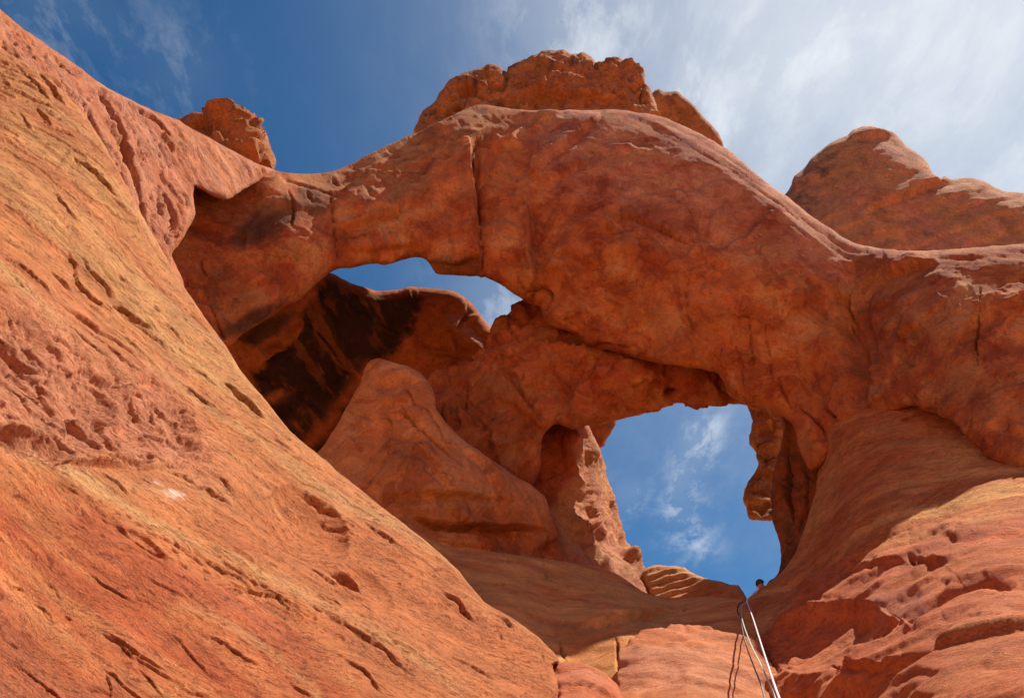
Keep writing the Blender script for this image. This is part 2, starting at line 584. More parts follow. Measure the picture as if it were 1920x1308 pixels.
# ------------------------------------------------------------------ materials
def rock_material(name, frame, stretch=0.15, grain=1.0, marks=0.03, bump=1.0, speck=0.0, mottle=0.55, flecks=0.3, scars=0.0):
    """sandstone: colour from the mineral tint, grain and thin ragged scarps drawn out along the bedding"""
    m = bpy.data.materials.new(name)
    m.use_nodes = True
    n = NT(m.node_tree)
    co = n.n('ShaderNodeTexCoord').outputs['Object']
    A, B, C = [n.vmath('DOT_PRODUCT', co, tuple(float(q) for q in v)) for v in frame]
    wob = n.math('MULTIPLY', n.math('SUBTRACT', n.noise(co, 0.8 * grain, 3, 0.5), 0.5), 0.9 / grain)
    Bw = n.math('ADD', B, wob)
    st = n.n('ShaderNodeCombineXYZ', {0: n.math('MULTIPLY', A, stretch), 1: Bw, 2: C}).outputs[0]
    st2 = n.n('ShaderNodeCombineXYZ', {0: n.math('MULTIPLY', A, min(1.0, stretch * 2.2)), 1: Bw, 2: C}).outputs[0]
    tint = n.n('ShaderNodeAttribute', attribute_name='tint').outputs[0]
    a = n.noise(st, 4.0 * grain, 11, 0.74)
    b = n.noise(co, 1.6 * grain, 12, 0.70, 0.2)
    c = n.noise(co, 45 * grain, 3, 0.6)
    f = n.math('ADD', n.math('MULTIPLY', a, 0.4), n.math('ADD', n.math('MULTIPLY', b, 0.85), n.math('MULTIPLY', c, 0.50)))
    k = n.n('ShaderNodeMapRange', {0: f, 1: 0.56, 2: 1.18, 3: 0.56, 4: 1.44}).outputs[0]
    kc = n.n('ShaderNodeCombineColor', {0: k, 1: k, 2: k}).outputs[0]
    col = n.mix(1.0, tint, kc, 'MULTIPLY')
    bl = n.n('ShaderNodeMapRange', {0: n.noise(st2, 1.7 * grain, 8, 0.68, 0.3), 1: 0.50, 2: 0.66, 3: 0.0, 4: mottle}).outputs[0]
    col = n.mix(bl, col, n.mix(1.0, col, (0.74, 0.58, 0.50), 'MULTIPLY'))
    pale = n.n('ShaderNodeMapRange', {0: n.noise(st2, 2.6 * grain, 8, 0.7, 0.2), 1: 0.56, 2: 0.70, 3: 0.0, 4: 0.45}).outputs[0]
    col = n.mix(pale, col, n.mix(1.0, col, (1.22, 1.36, 1.45), 'MULTIPLY'))
    if speck:
        v = n.n('ShaderNodeTexVoronoi', {'Vector': st2, 'Scale': 26 * grain}, feature='F1')
        sp = n.n('ShaderNodeMapRange', {0: v.outputs[0], 1: 0.10, 2: 0.22, 3: speck, 4: 0.0}).outputs[0]
        col = n.mix(sp, col, (0.60, 0.33, 0.16))
    # thin scarps: sharp edged chips a few centimetres deep
    m1 = n.n('ShaderNodeMapRange', {0: n.noise(st2, 13 * grain, 5, 0.62), 1: 0.575, 2: 0.60, 3: 0.0, 4: 1.0}).outputs[0]
    m2 = n.n('ShaderNodeMapRange', {0: n.noise(st2, 4.2 * grain, 8, 0.68), 1: 0.53, 2: 0.545, 3: 0.0, 4: 1.0}).outputs[0]
    # mineral flecks and thin seams that put fine chip shading into the colour
    fl = n.n('ShaderNodeMapRange', {0: n.noise(st2, 15 * grain, 6, 0.66), 1: 0.56, 2: 0.64, 3: 0.0, 4: flecks}).outputs[0]
    col = n.mix(fl, col, n.mix(1.0, col, (0.46, 0.36, 0.33), 'MULTIPLY'))
    fl = n.n('ShaderNodeMapRange', {0: n.noise(st, 9 * grain, 7, 0.70), 1: 0.60, 2: 0.68, 3: 0.0, 4: flecks}).outputs[0]
    col = n.mix(fl, col, n.mix(1.0, col, (0.55, 0.42, 0.38), 'MULTIPLY'))
    fl = n.n('ShaderNodeMapRange', {0: n.noise(st2, 21 * grain, 5, 0.66), 1: 0.60, 2: 0.68, 3: 0.0, 4: flecks}).outputs[0]
    col = n.mix(fl, col, n.mix(1.0, col, (1.25, 1.5, 1.7), 'MULTIPLY'))
    if scars:
        # scars where flakes of the weathered skin have come away
        sc_ = n.noise(co, 0.75, 10, 0.62, 0.5)
        k1 = n.n('ShaderNodeMapRange', {0: sc_, 1: 0.535, 2: 0.550, 3: 0.0, 4: scars}).outputs[0]
        col = n.mix(k1, col, n.mix(1.0, col, (1.16, 1.34, 1.45), 'MULTIPLY'))
        k2 = n.n('ShaderNodeMapRange', {0: sc_, 1: 0.435, 2: 0.425, 3: 0.0, 4: scars}).outputs[0]
        col = n.mix(k2, col, n.mix(1.0, col, (0.72, 0.58, 0.55), 'MULTIPLY'))
    h1 = n.noise(st, 6 * grain, 10, 0.72)
    h2 = n.noise(co, 24 * grain, 8, 0.72)
    hh = n.math('ADD', n.math('MULTIPLY', h1, 0.07 / grain), n.math('MULTIPLY', h2, 0.042 / grain))
    hh = n.math('ADD', hh, n.math('MULTIPLY', n.noise(co, 90 * grain, 4, 0.7), 0.010 / grain))
    hh = n.math('ADD', hh, n.math('MULTIPLY', m1, -marks))
    hh = n.math('ADD', hh, n.math('MULTIPLY', m2, -marks * 0.7))
    bp = n.n('ShaderNodeBump', {'Strength': bump, 'Distance': 1.0, 'Height': hh})
    bs = n.n('ShaderNodeBsdfPrincipled', {'Base Color': col, 'Roughness': 0.92, 'Normal': bp.outputs[0]})
    bs.inputs['Specular IOR Level'].default_value = 0.18
    n.n('ShaderNodeOutputMaterial', {0: bs.outputs[0]})
    return m


def plain(name, col, rough=0.7, col2=None, scale=30.0, metal=0.0):
    m = bpy.data.materials.new(name)
    m.use_nodes = True
    n = NT(m.node_tree)
    co = n.n('ShaderNodeTexCoord').outputs['Object']
    x = n.noise(co, scale, 4)
    c = n.mix(x, col, col2 or tuple(v * 0.75 for v in col))
    bs = n.n('ShaderNodeBsdfPrincipled', {'Base Color': c, 'Roughness': rough, 'Metallic': metal})
    n.n('ShaderNodeOutputMaterial', {0: bs.outputs[0]})
    return m


def basis(p, q, r):
    """frame on a rock face: along the bedding (p to q), across it, out of it"""
    t = (q - p).normalized()
    n = t.cross(r - p).normalized()
    return np.array(t), np.array(n.cross(t)), np.array(n)


# the bedding runs down to the right across the slab and up to the right across the east buttress
ta, tb, tn = basis(at(100, 500, 9.0), at(700, 1000, 12.2), at(100, 1200, 7.0))
wa, wb, wn = basis(at(190, 160, 14.0), at(330, 450, 14.4), at(330, 240, 15.8))
ea, eb, en = basis(at(1450, 1120, 16.0), at(1900, 960, 12.0), at(1700, 1300, 9.5))
ca, cb, cn = basis(at(1200, 240, 22.0), at(1640, 470, 19.6), at(1200, 500, 19.2))
M_SLAB = rock_material('slab_sandstone', (ta, tb, tn), 0.24, 1.0, 0.030, 0.85, speck=0.25, flecks=0.85)
M_WALL = rock_material('wall_sandstone', (wa, wb, wn), 0.18, 0.9, 0.035, 0.9, flecks=0.5)
M_ARCH = rock_material('arch_sandstone', (ca, cb, cn), 0.40, 0.8, 0.020, 0.75, mottle=0.45, flecks=0.35, scars=0.75)
M_EAST = rock_material('buttress_sandstone', (ea, eb, en), 0.16, 0.9, 0.028, 0.9, flecks=0.5)
M_LAYER = rock_material('layered_sandstone', ((1, 0, 0), (0, 0, 1), (0, 1, 0)), 0.12, 0.9, 0.025, 0.7)
M_FAR = rock_material('far_sandstone', ((1, 0, 0), (0, 0, 1), (0, 1, 0)), 0.45, 0.5, 0.05, 0.8)


# ------------------------------------------------------------------ the ground
def ground():
    bm = bmesh.new()
    rr = [0, 3, 6, 8, 10, 13, 16, 20, 25, 32, 40, 52, 70, 95, 130, 200, 300, 900, 2500]
    N = 64
    rng = random.Random(4)
    prev = None
    for r in rr:
        ring = []
        for k in range(1 if r == 0 else N):
            a = 2 * math.pi * k / N
            z = 0.0 if r > 300 else rng.uniform(-0.12, 0.12) * min(1, r / 6)
            z += min(34.0, max(0.0, -r * math.sin(a) - 7.0) * 0.62)  # unseen slope behind the camera, added to bounce warm light onto the arch
            ring.append(bm.verts.new((r * math.cos(a), r * math.sin(a), z)))
        if prev is not None:
            for k in range(N):
                if len(prev) == 1:
                    bm.faces.new((prev[0], ring[k], ring[(k + 1) % N]))
                else:
                    bm.faces.new((prev[k], ring[k], ring[(k + 1) % N], prev[(k + 1) % N]))
        prev = ring
    me = bpy.data.meshes.new('ground')
    bm.to_mesh(me)
    bm.free()
    m = plain('red_sand', (.58, .26, .11), 0.95, (.50, .20, .075), 3.0)
    tag(link(me, 'ground', m), kind='structure')


ground()

# ------------------------------------------------------------------ the west slab (sunlit, left)
slab_ctrl = [(0, 20, 12.2), (0, 300, 10.1), (0, 700, 7.9), (0, 1000, 7.1), (0, 1308, 6.6), (200, 300, 12.0), (330, 500, 12.9),
             (250, 800, 9.8), (430, 650, 13.1), (640, 900, 13.4), (400, 1000, 9.6), (900, 1130, 13.2), (1050, 1240, 12.5),
             (1060, 1308, 11.9), (700, 1150, 10.9), (500, 1308, 8.6), (800, 1308, 10.0), (0, 1900, 3.6), (-200, 700, 6.6),
             (600, 1900, 5.6), (1150, 1900, 8.3), (-200, 1308, 5.4), (-200, -100, 11.2), (-900, 700, 4.4), (-900, 1308, 3.7), (-700, 100, 7.6)]
f = Field([(-180, 30), (-60, 60), (0, 92), (60, 125), (110, 165), (150, 205), (190, 262), (225, 325), (265, 400), (300, 462),
           (330, 515), (360, 560), (395, 610), (425, 650), (455, 700), (500, 752), (545, 808), (600, 855), (660, 905), (735, 965),
           (790, 1008), (850, 1060), (910, 1128), (960, 1158), (1005, 1190), (1040, 1225), (1050, 1240), (1037, 1246), (1042, 1265),
           (1062, 1310), (1120, 1420), (1200, 1700), (1150, 1930), (0, 1945), (-700, 1900), (-1000, 1500), (-1000, 700), (-800, 100)], 1.75, 1.5, 3, 30)


def slab_relief(f, P, H):
    a, b, c = P @ ta, P @ tb, P @ tn
    f.a, f.b = a, b
    wx = fbm(a, b, c, 0.35, 3, .5, 2)
    H += 0.20 * fbm(a * .35, b, c, 0.45, 3, .45, 5)
    # fine bedding drawn out along the slope
    H += 0.012 * fbm(a * .14, b + wx * .4, c, 3.2, 4, .6, 8)
    H += 0.012 * (terrace(b * 1.6 + 1.1 * fbm(a * .25, b, c, .8, 4, .55, 9), .12) - b * 1.6 - .5)
    # thin flakes: ragged scarps along the bedding
    k = fbm(a * .3, b + wx * .3, c, 1.6, 5, .6, 14)
    H += 0.03 * sstep(.0, .02, k) * (1 - sstep(.02, .35, k))
    H = 0.20 * fbm(a * .35, b, c, 0.45, 3, .45, 5) + (H - 0.20 * fbm(a * .35, b, c, 0.45, 3, .45, 5)) * f.ds**1.5
    # rough broken zone, left middle
    z = f.zone([(-60, 600), (60, 600), (180, 690), (280, 720), (370, 800), (370, 860), (250, 850), (130, 860), (-60, 820)], 30, 25)
    f.roughz = z
    H -= 0.10 * z
    H += z * (0.05 * fbm(P[..., 0], P[..., 1], P[..., 2], 1.6, 6, .60, 23) + facets(a * .7, b, c, .55, .24, 24, .5) + facets(a * .7, b, c, .24, .30, 25, .5))
    L = lambda pts, w=30, d=.10, **k: f.ledge(H, pts, w, d, **k)
    def C(pts, w=3.6, d=.14, wig=3.0):
        # flake edges: the upper side stands proud of a thin open crack
        f.ledge(H, pts, 5.5 * w, d * (.30 if pts[0][1] < 980 else .26), wig=wig, edge=1.8, both=False)
        f.crack(H, pts, w * (.50 if pts[0][1] < 980 else .32), d * (.65 if pts[0][1] < 980 else .48), wig=wig)
    # large flakes traced from the rock
    C([(50, 110), (75, 140), (100, 172), (122, 202)], 5, .25)
    C([(70, 200), (85, 218), (98, 235)], 6, .15)
    C([(36, 208), (50, 228), (62, 242)], 3, .1)
    C([(100, 360), (110, 385), (125, 405), (148, 425)], 3.5, .16)
    C([(125, 470), (140, 495), (145, 530), (170, 555), (205, 580), (215, 590)], 4.5, .22)
    C([(150, 485), (165, 510), (190, 530), (215, 560)], 4, .18)
    C([(95, 505), (110, 520), (135, 545)], 4, .16)
    C([(210, 570), (240, 590), (285, 622)], 6, .26)
    C([(215, 580), (260, 610), (300, 640), (320, 665)], 3, .12)
    C([(0, 490), (30, 495), (55, 515), (80, 535), (98, 560)], 5, .22)
    C([(100, 560), (135, 590), (180, 625), (240, 660), (280, 680), (300, 682)], 3.5, .16)
    C([(20, 530), (45, 555)], 3, .1)
    C([(300, 605), (325, 625), (350, 645)], 3, .12)
    C([(280, 580), (303, 592)], 3, .12)
    C([(215, 520), (240, 545)], 3, .1)
    C([(418, 715), (450, 745), (480, 770), (497, 788)], 7, .32)
    C([(490, 740), (510, 765), (528, 785)], 4, .14)
    C([(500, 815), (530, 840), (550, 855)], 3, .1)
    C([(355, 680), (380, 700), (410, 722)], 3, .1)
    C([(320, 880), (350, 890), (375, 910)], 3.5, .16)
    C([(360, 907), (395, 918), (440, 945)], 5, .22)
    C([(405, 892), (420, 905), (438, 922)], 4, .18)
    C([(415, 1100), (445, 1105), (490, 1118), (530, 1130), (570, 1155)], 5, .25)
    C([(425, 1108), (460, 1112)], 5, .2)
    C([(200, 985), (230, 1010), (270, 1035), (312, 1050)], 6, .22)
    C([(320, 1010), (337, 1035)], 4, .14)
    C([(265, 1085), (310, 1108), (350, 1128)], 3.5, .14)
    C([(195, 1185), (225, 1210), (255, 1240)], 4.5, .22)
    C([(260, 1250), (290, 1285), (310, 1308)], 3.5, .16)
    C([(310, 1180), (340, 1210), (375, 1250), (415, 1282)], 3.5, .15)
    C([(197, 1262), (206, 1285), (209, 1310)], 4, .2)
    C([(18, 1100), (44, 1115)], 4, .16)
    C([(60, 1132), (88, 1150), (100, 1165)], 4, .15)
    C([(85, 1088), (105, 1105), (118, 1140)], 3, .1)
    C([(120, 1155), (138, 1165)], 4, .12)
    C([(340, 1285), (365, 1298), (400, 1305)], 4, .15)
    C([(640, 1235), (680, 1265), (712, 1310)], 6, .28)
    C([(820, 1108), (845, 1125), (868, 1148), (895, 1168)], 6.5, .28)
    C([(930, 1156), (950, 1168), (965, 1180)], 6, .25)
    C([(725, 1205), (760, 1225), (795, 1240)], 3.5, .14)
    C([(1018, 1218), (1026, 1235)], 3.5, .12)
    C([(935, 1186), (942, 1200)], 3.5, .12)
    C([(590, 1080), (640, 1100), (700, 1150)], 2.5, .08)
    C([(550, 1090), (590, 1115), (640, 1150)], 2.5, .08)
    C([(380, 940), (470, 990), (520, 1030)], 2.5, .07)
    # the scalloped hollows
    f.pocket(H, (568, 985), 95, 52, 40, .34)
    f.pocket(H, (655, 1085), 32, 17, 25, .42)
    f.pocket(H, (700, 1100), 55, 22, 40, .12)
    f.pocket(H, (50, 828), 105, 32, 16, .40)
    f.pocket(H, (245, 858), 50, 12, 5, .28)
    f.pocket(H, (185, 745), 60, 30, 55, .16)
    f.pocket(H, (270, 1030), 50, 9, 35, .10)
    f.pocket(H, (300, 800), 85, 40, 25, .12)
    L([(0, 838), (60, 848), (140, 862), (230, 872), (330, 870)], 60, .16)
    # ordinary chipping, drawn out along the bedding
    rng = random.Random(8)
    for k in range(420):
        u, v = rng.uniform(-20, 1060), rng.uniform(60, 1320)
        if v < u * 1.05 + 60 - 0.0002 * u * u:
            continue
        sl = 0.95 - 0.35 * min(1, max(0, v / 1308)) + rng.uniform(-.18, .22)
        l = rng.uniform(8, 34) * (0.7 + .6 * rng.random())
        du, dv = l / math.hypot(1, sl), l * sl / math.hypot(1, sl)
        if rng.random() < .6:
            f.ledge(H, [(u, v), (u + du * 1.5, v + dv * 1.5)], rng.uniform(4, 9), rng.uniform(.015, .045), wig=1.6, edge=1.2, both=False)
        else:
            L([(u + du * 1.6, v + dv * 1.6), (u, v)], rng.uniform(8, 20), rng.uniform(.02, .05), wig=2.0, edge=2.0)
    # long thin joints running with the bedding
    for k in range(46):
        u, v = rng.uniform(-10, 900), rng.uniform(120, 1290)
        if v < u * 1.05 + 90:
            continue
        pts = [(u, v)]
        g = 1.02 - 0.40 * min(1, v / 1308)
        for q in range(rng.randint(3, 6)):
            l = rng.uniform(14, 34)
            m_ = g + rng.uniform(-.22, .22)
            u, v = u + l / math.hypot(1, m_), v + l * m_ / math.hypot(1, m_)
            pts.append((u, v))
        f.ledge(H, pts, rng.uniform(10, 22), rng.uniform(.025, .06), wig=2.5, edge=1.4, both=False)
        f.crack(H, pts, rng.uniform(1.6, 2.4), rng.uniform(.06, .14), wig=2.5)
    # band of small solution pits
    for k in range(110):
        t = rng.random()
        u = 60 + 760 * t + rng.gauss(0, 14)
        v = 865 + 330 * t + 60 * math.sin(t * 2.5) + rng.gauss(0, 16 + 8 * t)
        f.pocket(H, (u, v), rng.uniform(5, 14), rng.uniform(1.6, 3.4), 36 + rng.uniform(-12, 12), rng.uniform(.02, .06))
    H += 0.006 * fbm(P[..., 0], P[..., 1], P[..., 2], 9, 4, .6, 33)
    return H


def slab_tint(f, P, H):
    a, b, c = f.a, f.b, P @ tn
    band = fbm(a * .10, b, c, 1.1, 5, .6, 41)
    fine = fbm(a * .08, b, c, 5.0, 4, .6, 45)
    col = lerp(ORANGE, YELLOW, sstep(.0, .42, band + .45 * fine))
    # yellow shoulder, upper right side of the slab
    ye = f.zone([(-60, 60), (60, 130), (150, 205), (225, 325), (330, 515), (500, 752), (700, 940), (560, 880), (420, 770), (250, 640), (100, 480), (-60, 420)], 40, 30, 60)
    col = lerp(col, YELLOW * np.array((.98, .97, .90)), .75 * ye * sstep(-.4, .2, band + .3 * fine))
    col = lerp(col, PINK, .85 * f.roughz)
    col = lerp(col, PINK * np.array((.98, .92, .85)), .6 * f.zone([(-60, 520), (60, 560), (300, 700), (420, 900), (200, 850), (-60, 850)], 60, 40, 60))
    lo = f.zone([(-60, 900), (200, 980), (400, 1060), (560, 1150), (680, 1330), (-60, 1400)], 40, 50, 80)
    col = lerp(col, RED * np.array((1.05, 1.0, .98)), .92 * lo * (.55 + .45 * sstep(-.35, .25, -band)))
    mid = f.zone([(420, 940), (700, 1000), (900, 1130), (1060, 1260), (1080, 1400), (700, 1400), (600, 1180), (400, 1050)], 40, 40, 60)
    col = lerp(col, ORANGE * np.array((.96, .88, .9)), .9 * mid)
    # purple-grey patina in patches
    pat = sstep(.0, .22, fbm(a * .16, b, c, .9, 6, .64, 51)) * (.22 + .78 * lo)
    col = lerp(col, PURPLE * 1.1, .72 * pat)
    col = lerp(col, np.array((.60, .235, .085)), .6 * lo * sstep(.02, .2, fbm(a * .12, b, c, 1.1, 6, .64, 57)))
    # pale mineral streaks along the bedding
    for pts, w, s in (([(0, 835), (90, 875), (190, 930), (300, 985), (420, 1040), (560, 1110), (700, 1190), (860, 1290)], 16, .55),
                      ([(340, 1140), (400, 1165), (460, 1200), (520, 1240), (575, 1285), (600, 1320)], 9, .85),
                      ([(120, 880), (240, 910), (330, 925)], 10, .4)):
        D, _, T, _ = f.dist(f.wig(pts, 4), w * 3)
        col = lerp(col, PALE * np.array((.98, .98, .8)), s * np.exp(-(D / w)**2) * (D < w * 3) * np.clip(.55 + 1.2 * fine, 0, 1))
    D, _, T, _ = f.dist(f.wig([(290, 905), (345, 925)], 4), 30)
    col = lerp(col, np.array((.62, .54, .48)), .75 * np.exp(-(D / 9)**2) * (D < 30) * sstep(-.1, .2, fbm(P[..., 0], P[..., 1], P[..., 2], 6, 3, .6, 3)))
    # orange strip beside the pale streak
    D, SG, T, _ = f.dist([(330, 1150), (430, 1210), (520, 1300), (540, 1330)], 60)
    col = lerp(col, np.array((.56, .20, .075)), .6 * np.exp(-(D / 26)**2) * (D < 60))
    return col


slab = rock('rock_slab', f, tps(slab_ctrl), 5.0, 26, 1.3, slab_relief, slab_tint, M_SLAB)
tag(slab, 'huge sunlit orange and yellow sandstone slab slanting down across the left foreground', 'rock slab')

# ------------------------------------------------------------------ the pink wall beyond the slab
f = Field([(-260, -170), (-60, -25), (0, 18), (45, 55), (100, 92), (150, 128), (190, 158), (240, 185), (290, 208), (335, 226), (345, 233), (400, 263), (440, 284), (482, 307), (517, 321), (498, 331), (480, 342), (458, 355), (434, 371), (420, 376), (402, 370), (388, 362), (374, 354), (364, 350), (362, 360), (362, 376), (366, 404), (350, 432), (334, 462), (322, 476), (345, 540), (330, 640), (200, 560), (60, 300), (-260, 200)], 2.6, 1.6, 5, 24)  # shoulder's lower right edge is shaped to stand in for a cast shadow's edge


def wall_relief(f, P, H):
    a, b, c = P @ wa, P @ wb, P @ wn
    f.a, f.b, f.c = a, b, c
    H += .22 * fbm(a * .5, b, c, .7, 4, .5, 3)
    H += .03 * fbm(a * .25, b, c, 2.4, 5, .6, 7)
    k = fbm(a * .25, b, c, 1.3, 5, .6, 11)
    H += .06 * sstep(0, .03, k) * (1 - sstep(.03, .4, k))
    C = lambda pts, w=3.6, d=.2, **k: f.crack(H, pts, w, d, **k)
    C([(180, 168), (200, 200), (215, 225), (232, 250), (238, 280), (243, 310), (255, 340), (265, 380), (270, 420), (272, 450)], 6, .42)
    C([(221, 258), (235, 275), (238, 300), (246, 312)], 8, .3)
    C([(210, 300), (218, 330), (230, 345)], 4.5, .2)
    C([(306, 360), (315, 385), (322, 420), (326, 440)], 4.5, .26)
    C([(295, 372), (300, 400), (306, 412)], 4.5, .2)
    C([(258, 250), (270, 305)], 3, .14)
    C([(318, 265), (326, 290)], 3, .14)
    C([(8, 20), (30, 45), (60, 65)], 4, .18)
    C([(100, 100), (120, 125), (150, 150)], 3, .14)
    C([(250, 200), (290, 228), (330, 262)], 3.5, .18)
    C([(130, 160), (160, 205), (180, 250), (205, 310), (230, 370), (245, 410)], 3.4, .16)
    rng = random.Random(3)
    for q in range(120):
        u = rng.uniform(0, 350)
        v = u * .72 + 30 + rng.uniform(0, 1) * (60 + u * .55)
        l = rng.uniform(6, 20)
        sl = rng.uniform(1.0, 2.4) * (0.6 + u / 500)
        C([(u, v), (u + l / math.hypot(1, sl), v + l * sl / math.hypot(1, sl))], rng.uniform(1.7, 2.8), rng.uniform(.05, .12), wig=1.5)
    H += .008 * fbm(P[..., 0], P[..., 1], P[..., 2], 7, 4, .6, 33)
    return H


def wall_tint(f, P, H):
    band = fbm(f.a * .12, f.b, f.c, 1.2, 5, .6, 3)
    col = lerp(PINK, ORANGE * np.array((1.02, 1.02, 1.15)), sstep(-.2, .3, band))
    col = lerp(col, RED * np.array((1.15, 1.25, 1.4)), .5 * sstep(.05, .3, fbm(f.a * .2, f.b, f.c, 1.6, 4, .6, 9)))
    return col


pw = rock('rock_wall', f, tps([(0, 20, 13.0), (-200, -100, 12.0), (190, 160, 14.6), (330, 226, 16.2), (300, 350, 15.0), (250, 400, 14.0),
                               (345, 265, 16.0), (355, 310, 15.9), (360, 390, 15.6), (330, 500, 15.2), (482, 310, 18.3), (510, 322, 18.6), (430, 355, 17.0), (410, 290, 17.2), (150, 220, 13.3), (200, 560, 13.4), (60, 120, 13.0)]),
          3.0, 24, 1.0, wall_relief, wall_tint, M_WALL)
tag(pw, 'cracked pinkish sandstone wall rising behind the upper edge of the sunlit slab', 'rock wall')

# ------------------------------------------------------------------ the great arch
arch_pts = [(165, 250), (325, 228), (345, 234), (400, 264), (440, 285), (482, 308), (518, 321), (560, 326), (600, 325), (632, 319), (662, 304),
            (700, 285), (740, 266), (780, 249), (830, 226), (868, 207), (905, 196), (950, 203), (1000, 207), (1060, 206), (1110, 207), (1150, 205), (1190, 210), (1240, 219),
            (1290, 240), (1340, 265), (1370, 284), (1400, 310), (1440, 344), (1480, 372), (1520, 404), (1560, 431), (1600, 454), (1640, 464),
            (1690, 469), (1750, 469), (1800, 466), (1860, 462), (1920, 456), (1990, 455), (2040, 520), (2060, 700), (2050, 920), (1990, 915), (1920, 887), (1882, 872), (1853, 858),
            (1832, 832), (1800, 800), (1772, 783), (1740, 772), (1710, 762), (1680, 772), (1650, 779), (1612, 795), (1575, 801),
            (1565, 812), (1560, 840), (1545, 870), (1520, 880), (1500, 845), (1488, 800), (1465, 778), (1440, 766), (1400, 757), (1368, 742), (1357, 715), (1340, 697), (1280, 687), (1230, 680),
            (1180, 668), (1140, 656), (1102, 650), (1085, 632), (1060, 620), (1032, 612), (1020, 598), (1014, 576), (992, 570), (978, 560), (960, 545),
            (936, 530), (912, 518), (880, 518), (842, 515), (818, 512), (806, 496), (796, 485), (776, 482), (750, 488), (722, 497),
            (700, 494), (655, 503), (640, 504), (620, 511), (600, 525), (570, 554), (530, 580), (490, 604), (455, 625), (430, 648), (330, 665), (230, 650), (130, 480)]
f = Field(arch_pts, 2.7, 2.0, 7, 26)
arch_ctrl = [(270, 300, 17.8), (350, 290, 18.1), (345, 400, 17.9), (415, 310, 18.4), (480, 335, 18.5), (415, 400, 18.2), (340, 520, 17.9), (450, 610, 18.3), (400, 480, 18.1), (520, 335, 18.5), (560, 430, 18.4), (560, 540, 18.8),
             (470, 400, 18.3), (650, 320, 19.6), (700, 400, 19.2), (700, 480, 19.4), (850, 235, 20.2), (850, 380, 19.5), (850, 500, 19.9),
             (1000, 225, 20.1), (1000, 400, 19.3), (1000, 550, 20.0), (1150, 230, 19.5), (1150, 300, 19.15), (1150, 450, 18.9), (1150, 635, 19.9), (1300, 265, 19.2), (1300, 330, 18.85),
             (1300, 450, 18.7), (1300, 680, 19.5), (1450, 375, 18.55), (1450, 500, 18.3), (1450, 740, 19.4), (1600, 475, 18.3), (1600, 620, 18.2),
             (1600, 780, 18.3), (1540, 860, 18.9), (1750, 480, 16.5), (1750, 620, 15.8), (1750, 760, 16.0), (1900, 470, 15.4), (1900, 620, 15.0), (1900, 860, 14.3),
             (2060, 460, 14.8), (2060, 650, 14.6), (2060, 930, 13.8)]


